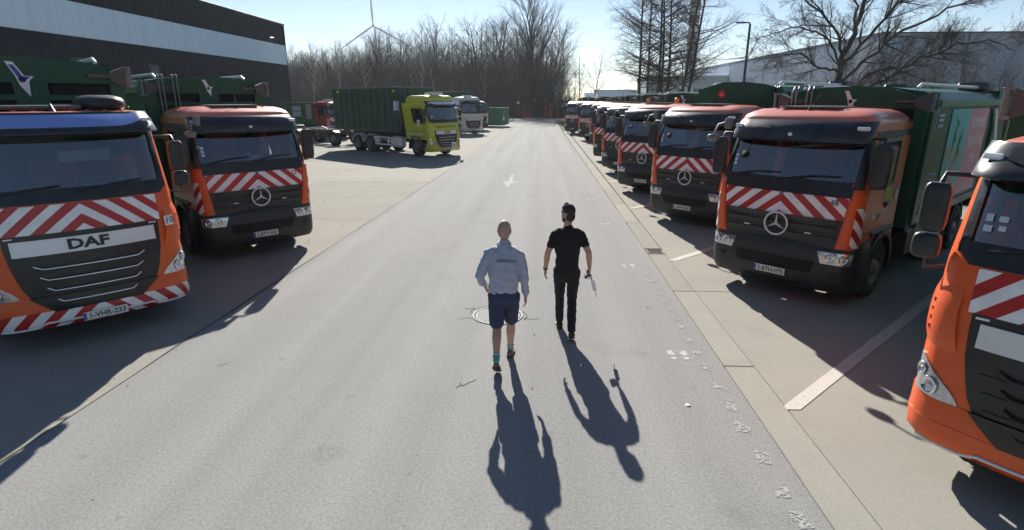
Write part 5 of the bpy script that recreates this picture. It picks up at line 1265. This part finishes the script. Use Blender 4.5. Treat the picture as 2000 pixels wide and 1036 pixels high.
# tall slender clump behind the right row
ald = [(58, 1.3, .27, .015, .004, 14, .2), (11, .75, .42, .1, .04, 5, .3), (11, .85, .42, .2, -.02, 3, .2), (0, 0, 0, .25, -.04, 2, 0)]
alders = [tree_proto(400 + k, 19, .17, ald, lambda f: 1.05 - .55 * f, 1, ln, 'bark') for k, ln in enumerate(((-.03, 0), (.05, 0), (.16, .02)))]
AL = 'tall slender bare trees behind the right row'
for k, (x, y, pr, sc, lb) in enumerate(((9.75, 60, 0, 1.0, 'leftmost tall straight bare trunk behind the right row'), (10.75, 61, 0, .95, 'second tall bare trunk from the left behind the right row'), (11.3, 58, 1, .98, 'slightly leaning tall bare trunk in the middle of the clump, thinnest'), (11.8, 62, 1, 1.08, 'slightly leaning bare trunk in the middle of the clump behind the right row'),
                                       (12.35, 60, 1, 1.0, 'bare trunk right of the middle of the tall clump'), (13.2, 57, 2, 1.0, 'most leaning tall bare trunk at the right of the clump'), (13.5, 61, 2, 1.05, 'leaning bare trunk in front of the chimney stack'))):
    plant('tall_bare_tree', alders[pr], x, y, (0, .1, -.1, .08, -.06, .05, -.05)[k], sc, lb, 'tree', AL)
for k, (x, y, lb) in enumerate(((6.3, 78, 'small leaning bare birch left of the tall trunks'), (5.2, 82, 'thin upright bare birch beside the end of the wood'))):
    plant('young_birch', slims[2], x, y, k * 2.2, .62, lb, 'tree')
# spreading tree with long low limbs
st = Tree(511); st.wl = 1; st.shape = lambda f: 1
def limb(pts, r0, r1, spec, dens):
    pts = [Vector(p) for p in pts]; ns = len(pts) - 1; fine = []
    for i in range(ns):
        for k in range(4):
            f = k / 4; p = pts[i].lerp(pts[i + 1], f); fine.append(p + Vector((st.r.gauss(0, .05), st.r.gauss(0, .05), st.r.gauss(0, .05))) * (1 if i + k else 0))
    fine.append(pts[-1]); n = len(fine); rr = [(r0 + (r1 - r0) * i / (n - 1)) * .68 for i in range(n)]; st.seg(st.wood, fine, rr, 8)
    for j in range(dens):
        f = st.r.uniform(.2, 1); i = min(int(f * (n - 1)), n - 2); d = (fine[i + 1] - fine[i]).normalized(); st.branch(fine[i], rvec(st.r, d, st.r.uniform(.4, .95)), st.r.uniform(1.0, 2.6) * (1.15 - .4 * f), min(rr[i] * .6, .045), 1, spec)
sp = [None, (10, .6, .55, .13, .03, 6, .15), (8, .65, .5, .16, .02, 4, .1), (4, .6, .5, .18, .0, 2, .2), (0, 0, 0, .2, 0, 1, 0)]
limb([(0, 0, 0), (.02, 0, 2), (.05, 0, 4), (.35, 0, 5.8), (.75, .1, 7.2), (1.0, .1, 8.6), (1.4, .2, 10.2)], .32, .1, sp, 22)
limb([(.05, 0, 4.6), (.8, .1, 5.6), (2.0, .2, 7.2), (3.2, .2, 8.6), (4.6, .3, 9.8)], .16, .04, sp, 20)
limb([(.0, 0, 3.9), (1.2, -.1, 5.0), (2.4, -.2, 6.3), (4.4, -.2, 7.4), (6.3, -.2, 8.3), (8.0, -.2, 8.6)], .15, .03, sp, 26)
limb([(0, 0, 2.9), (.9, -.4, 3.55), (2.2, -.6, 4.3), (3.6, -.7, 5.2), (5.2, -.8, 5.9), (6.8, -.7, 6.1), (8.2, -.7, 5.6)], .15, .03, sp, 32)
limb([(-.02, 0, 2.6), (.9, .3, 3.3), (1.8, .5, 4.6), (3.0, .6, 4.9), (4.5, .6, 4.4), (5.4, .6, 3.8)], .12, .03, sp, 22)
limb([(.05, 0, 4.7), (-.9, .1, 4.9), (-1.8, .2, 5.6), (-3.0, .2, 5.5), (-4.3, .2, 5.1)], .1, .025, sp, 18)
limb([(.2, 0, 5.2), (-.3, -.2, 6.5), (-1.4, -.3, 7.5), (-2.6, -.3, 8.3), (-3.4, -.3, 9.4)], .12, .03, sp, 20)
limb([(.1, 0, 5.0), (-.6, .2, 6.3), (-1.8, .3, 6.8), (-3.2, .3, 6.7), (-4.2, .3, 6.2)], .09, .025, sp, 16)
limb([(.4, 0, 6.2), (.6, .1, 7.8), (-.4, .2, 9.2), (-.9, .2, 10.4)], .1, .03, sp, 14)
o = empty('spreading_tree', (15.3, 32, 0)); link('trunk', st.wood.mesh('trunk', 'bark'), o); link('crown', st.twig.mesh('crown', 'twig'), o); tag(o, 'wide spreading bare tree with long low limbs behind truck 48', 'tree')
# thicket in front of the grey hall
shr = [(9, .5, .8, .1, .05, 4, .0), (9, .6, .5, .14, .05, 4, .15), (7, .6, .5, .16, .02, 3, .1), (0, 0, 0, .2, 0, 2, 0)]
shrubs = [tree_proto(600 + k, 4.6, .07, shr, lambda f: 1.0, 0, (0, 0), 'bark_grey', 'twig_brown') for k in range(4)]
rh2 = random.Random(8)
for k in range(46):
    f = (k + rh2.random()) / 46; Y = rh2.uniform(46, 62); X = (.44 + f * .62) * Y
    plant('bare_shrub', shrubs[k % 4], X, Y, rh2.uniform(0, 6.28), rh2.uniform(.8, 1.3), 'brown bare shrub of the thicket ' + ('under the spreading tree' if f < .3 else ('above the advert of truck 48' if f < .62 else 'towards the right edge, before the grey hall')), 'shrub', 'bare shrubs before the grey hall')
brush('thicket', 5200, lambda r_: (r_.uniform(.40, 1.1) * (y_ := r_.uniform(48, 64)), y_, -.1), 3.6, 'twig_brown', 'tangled brown brushwood between the shrubs before the hall', 15, .012)
# ================================================================ other vehicles on the left
def box_container(name, label, L, W, z0, z1, mat, group=None, ribs=11, rim='steelgrey', cat='container'):
    """open-top roll-off container: floor at z0, along +Y from y = 0"""
    t = empty(name); tag(t, label, cat, group)
    q = MB()
    for s in (-1, 1): q.box((s * (W / 2 - .03), L / 2, (z0 + z1) / 2), (.06, L, z1 - z0))
    for y in (.03, L - .03): q.box((0, y, (z0 + z1) / 2), (W - .12, .06, z1 - z0))
    q.box((0, L / 2, z0 + .04), (W - .12, L - .12, .08)); q.build('shell', mat, t)
    rb = MB().box((0, 0, 0), (.09, .12, z1 - z0 - .1), r=.02).mesh('side_rib', mat)
    for s in (-1, 1):
        for k in range(ribs): link('side_rib', rb, t, (s * (W / 2 + .03), .25 + (L - .5) * k / (ribs - 1), (z0 + z1) / 2))
        MB().box((s * (W / 2 + .01), L / 2, z1 + .02), (.12, L + .1, .09), r=.02).build('top_rail', rim, t); MB().box((s * (W / 2 + .01), L / 2, z0 + .06), (.12, L, .12), r=.02).build('bottom_rail', mat, t)
    for y in (-.01, L + .01): MB().box((0, y, z1 + .022), (W, .11, .085), r=.02).build('end_rail', rim, t)
    for x in (-.6, .6): MB().box((x, -.05, (z0 + z1) / 2), (.1, .08, z1 - z0 - .1), r=.02).build('end_post', mat, t)
    for s in (-1, 1): MB().cyl((s * .6 - .08, L - .3, z0 - .12), (s * .6 + .08, L - .3, z0 - .12), .12, n=14).build('roller', 'darksteel', t)
    for s in (-1, 1): MB().box((s * .45, L / 2, z0 - .06), (.12, L - .2, .12), r=.01).build('runner', 'darksteel', t)
    return t
def hooklift(t, y0, yend, axles, guard=True):
    undercarriage(t, y0 - .2, axles, yend, tanks=False)
    for y in axles:
        for s in (-1, 1): wheel(t, s * 1.0, y, .52, .5, dual=True)
    for s in (-1, 1):
        for y in axles: a = MB(); arch(a, s * .8, s * 1.25, y, .52, .6, .63, 10, 170, mat=0); a.build('mudguard', 'silver', t)
    q = MB(); q.box((0, (y0 + yend) / 2, 1.12), (.5, yend - y0 - .3, .16), r=.02); q.prism([(y0 + .1, 1.1), (y0 + .35, 1.1), (y0 + .35, 2.3), (y0 + .1, 2.3)], -.18, .18, 'x'); q.build('hook_arm', 'chassis', t)
lt = empty('container_truck'); LS = daf_cab(lt, paint='lime', visor='silver', sleeper=True, lower=None, chev=False); hooklift(lt, 2.6, 9.4, (6.0, 7.4))
tag(lt, 'lime green truck with a tall sleeper cab carrying the long green container', 'truck')
q = MB(); q.box((0, -.02, 1.33), (.01, .01, .01)); 
text('front_lettering', 'MILIEU CONTAINERS', .185, 'blacktext', lt, LS.at(0, 1.72, .012), (R(86), 0, 0), sx=.86, depth=.001)
MB().box((-.98, 3.35, .74), (.55, .9, .66), r=.1).build('fuel_tank', 'silver', lt)
sp_ = MB()
for z in (.55, .98): sp_.box((-1.2, 4.65, z), (.05, 1.75, .09), r=.01)
for y in (3.82, 5.48): sp_.box((-1.2, y, .765), (.05, .08, .36), r=.01)
sp_.build('side_guard', 'white', lt)
for y in (4.1, 5.2): MB().box((-1.215, y, .765), (.02, .26, .26), rot=(R(45), 0, 0)).build('placard', 'white', lt)
MB().box((-1.1, 5.65 - .0, .85), (.3, .2, .6), r=.03).build('tool_box', 'steelgrey', lt)
q = MB(); q.prism([(.96, 2.1), (1.1, 2.13), (1.24, 2.1), (1.24, 1.86), (1.1, 1.7), (.96, 1.86)], -1.262, -1.266, 'x'); eo = q.build('door_shield', 'white', lt)
MB().box((-1.268, 1.1, 1.98), (.004, .17, .05)).box((-1.268, 1.12, 1.88), (.004, .15, .05)).build('shield_mark', 'teal', eo)
MB().box((-1.25, 1.4, 1.3), (.02, 1.7, .05)).build('waist_stripe', 'silver', lt)
plate(lt, (-.1, -.06, .42), '1-MRB-508', 0); a_ = MB(); a_.box((.42, -.07, .64), (.34, .02, .34), r=.005); ao_ = a_.build('a_sign', 'white', lt); text('a_letter', 'A', .3, 'blacktext', ao_, (.42, -.082, .64), bold=.004, depth=.001)
place(lt, -5.65, 33.9, 52)
def on_truck(c, t, y): c.parent = None; m_ = Matrix.Translation(t.location) @ Matrix.Rotation(t.rotation_euler.z, 4, 'Z'); c.location = m_ @ Vector((0, y, 0)); c.rotation_euler = t.rotation_euler; return c
c1 = box_container('roll_off_container', 'long dark green ribbed container on the lime green truck', 7.3, 2.4, 1.34, 3.95, 'green_dull'); on_truck(c1, lt, 2.75)
q = MB(); q.box((-1.27, .35, 2.9), (.01, .5, .55)); q.build('label_plate', 'paper', c1)
for y in (.55, 6.5): MB().box((-1.27, y, 3.75), (.02, .26, .14)).build('lifting_plate', 'yellowgreen', c1)
q = MB(); q.pod((-.6, .9, 3.98), (.5, .4, .2), .8, 10); tag(q.build('plastic_bag', 'blue_sky'), 'blue plastic bag caught on the rim of the long container', 'bag'); bgo = bpy.data.objects['plastic_bag']; on_truck(bgo, lt, 2.75)

# cream truck with another container behind the lime one
ct = empty('container_truck'); CS = daf_cab(ct, paint='cream', visor='visor', sleeper=True, lower=None, chev=False, bar='cream', lettering=None); hooklift(ct, 2.6, 8.6, (5.8, 7.2)); tag(ct, 'cream container truck half hidden behind the lime green one', 'truck'); place(ct, -6.75, 56.2, 40); plate(ct, (0, -.06, .42), '1-PKE-771')
for s in (-1, 1): MB().box((s * 1.2, .35, 1.6), (.06, .3, .5), rot=(0, 0, s * R(35))).build('side_chevron', 'chevron', ct)
c2 = box_container('roll_off_container', 'brown edged dark container on the cream truck', 5.6, 2.4, 1.3, 4.0, 'green_dull'); on_truck(c2, ct, 2.75)
wt = empty('container_truck'); WS_ = merc_cab(wt, 'cabwhite'); hooklift(wt, 2.6, 8.6, (5.8, 7.2)); tag(wt, 'white truck with chevron front farthest along the left, before the green skip', 'truck'); place(wt, -6.9, 63.5, 40); plate(wt, (0, -.03, .5), '1-TRC-330')
c3 = box_container('roll_off_container', 'green container on the farthest white truck', 5.2, 2.4, 1.3, 3.6, 'green'); on_truck(c3, wt, 2.75)
sk = box_container('skip', 'green skip standing alone at the end of the left yard', 4.2, 2.3, .25, 2.25, 'green_light', ribs=7, rim='green_light', cat='skip'); sk.location = (-4.95, 72.6, 0); sk.rotation_euler = (0, 0, R(62))
q = MB(); q.cyl((-.1, -.03, 1.0), (-.1, -.045, 1.0), .2, n=16); q.build('round_label', 'white', sk)
# orange truck with a low container, beyond the lime one
ot = empty('container_truck'); OS = merc_cab(ot, 'orange_red'); hooklift(ot, 2.6, 8.4, (5.6, 7.0)); tag(ot, 'orange red cab truck whose nose hides behind the long green container', 'truck'); place(ot, -17.4, 49.2, 52)
q = MB(); q.cyl((.0, 1.75, 3.12), (.0, 1.75, 3.2), .05, n=12); q.pod((.0, 1.75, 3.27), (.16, .16, .17), .75, 14, 1); q.build('beacon', ['black', 'amber'], ot)
q = MB(); q.box((0, 1.0, 3.22), (1.7, .3, .12), r=.03); q.build('light_bar', 'white', ot)
c4 = box_container('roll_off_container', 'low green container with white sign behind the orange red cab', 5.6, 2.4, 1.2, 2.95, 'green_light'); on_truck(c4, ot, 2.6)
q = MB(); q.box((-1.28, 2.4, 2.25), (.02, 1.4, .9)); q.build('sign_board', 'paper', c4); text('sign_lettering', 'CONTAINER', .2, 'blacktext', c4, (-1.295, 2.4, 2.25), (R(90), 0, R(-90)), depth=.001)
q = MB(); q.box((-1.28, .35, 2.25), (.02, .8, 1.2)); q.build('chevron_board', 'chevron', c4)
# empty container trailer
tr = empty('container_trailer'); tag(tr, 'empty dark container trailer between truck 52 and the lime green truck', 'trailer')
for x in (-.55, .55): MB().box((x, 3.0, 1.0), (.12, 6.2, .22), r=.02).build('rail', 'darksteel', tr); 
for y in (.2, 1.6, 3.0, 4.4, 5.9): MB().box((0, y, .98), (1.0, .12, .16)).build('cross_member', 'chassis', tr)
MB().tube([(-.5, 0, .95), (0, -2.0, .75), (.5, 0, .95)], .06, 8).build('drawbar', 'chassis', tr)
for y in (1.0, 5.0):
    MB().cyl((-1, y, .48), (1, y, .48), .07, n=10).build('axle', 'chassis', tr)
    for s in (-1, 1): wheel(tr, s * 1.0, y, .48, .4, dual=True)
for s in (-1, 1):
    for y in (1.0, 5.0): a = MB(); arch(a, s * .78, s * 1.24, y, .48, .56, .6, 5, 175); a.build('mudguard', 'plastic', tr)
    MB().tube([(s * 1.1, 1.6, 1.2), (s * 1.1, 2.2, 1.35), (s * 1.1, 3.9, 1.2), (s * 1.1, 4.4, 1.15)], .04, 6).build('guide_rail', 'silver', tr)
MB().box((0, 3, .7), (.9, 1.2, .4), r=.05).build('air_tank', 'chassis', tr)
place(tr, -13.9, 42.0, 62)

# ================================================================ thin spring haze between here and the horizon
hz = MB(); hz.box((0, 600, 39.5), (1500, 1400, 81.5)); hzo = hz.build('haze', 'joint'); hm = bpy.data.materials.new('haze'); hm.use_nodes = True; hn = hm.node_tree.nodes
hn.remove(hn['Principled BSDF']); pv = hn.new('ShaderNodeVolumePrincipled'); pv.inputs['Color'].default_value = (.86, .92, 1, 1); pv.inputs['Density'].default_value = .00022; pv.inputs['Anisotropy'].default_value = .35
hm.node_tree.links.new(pv.outputs[0], hn['Material Output'].inputs['Volume']); hzo.data.materials.clear(); hzo.data.materials.append(hm); tag(hzo, 'thin pale haze in the air towards the horizon', 'haze', kind='stuff')
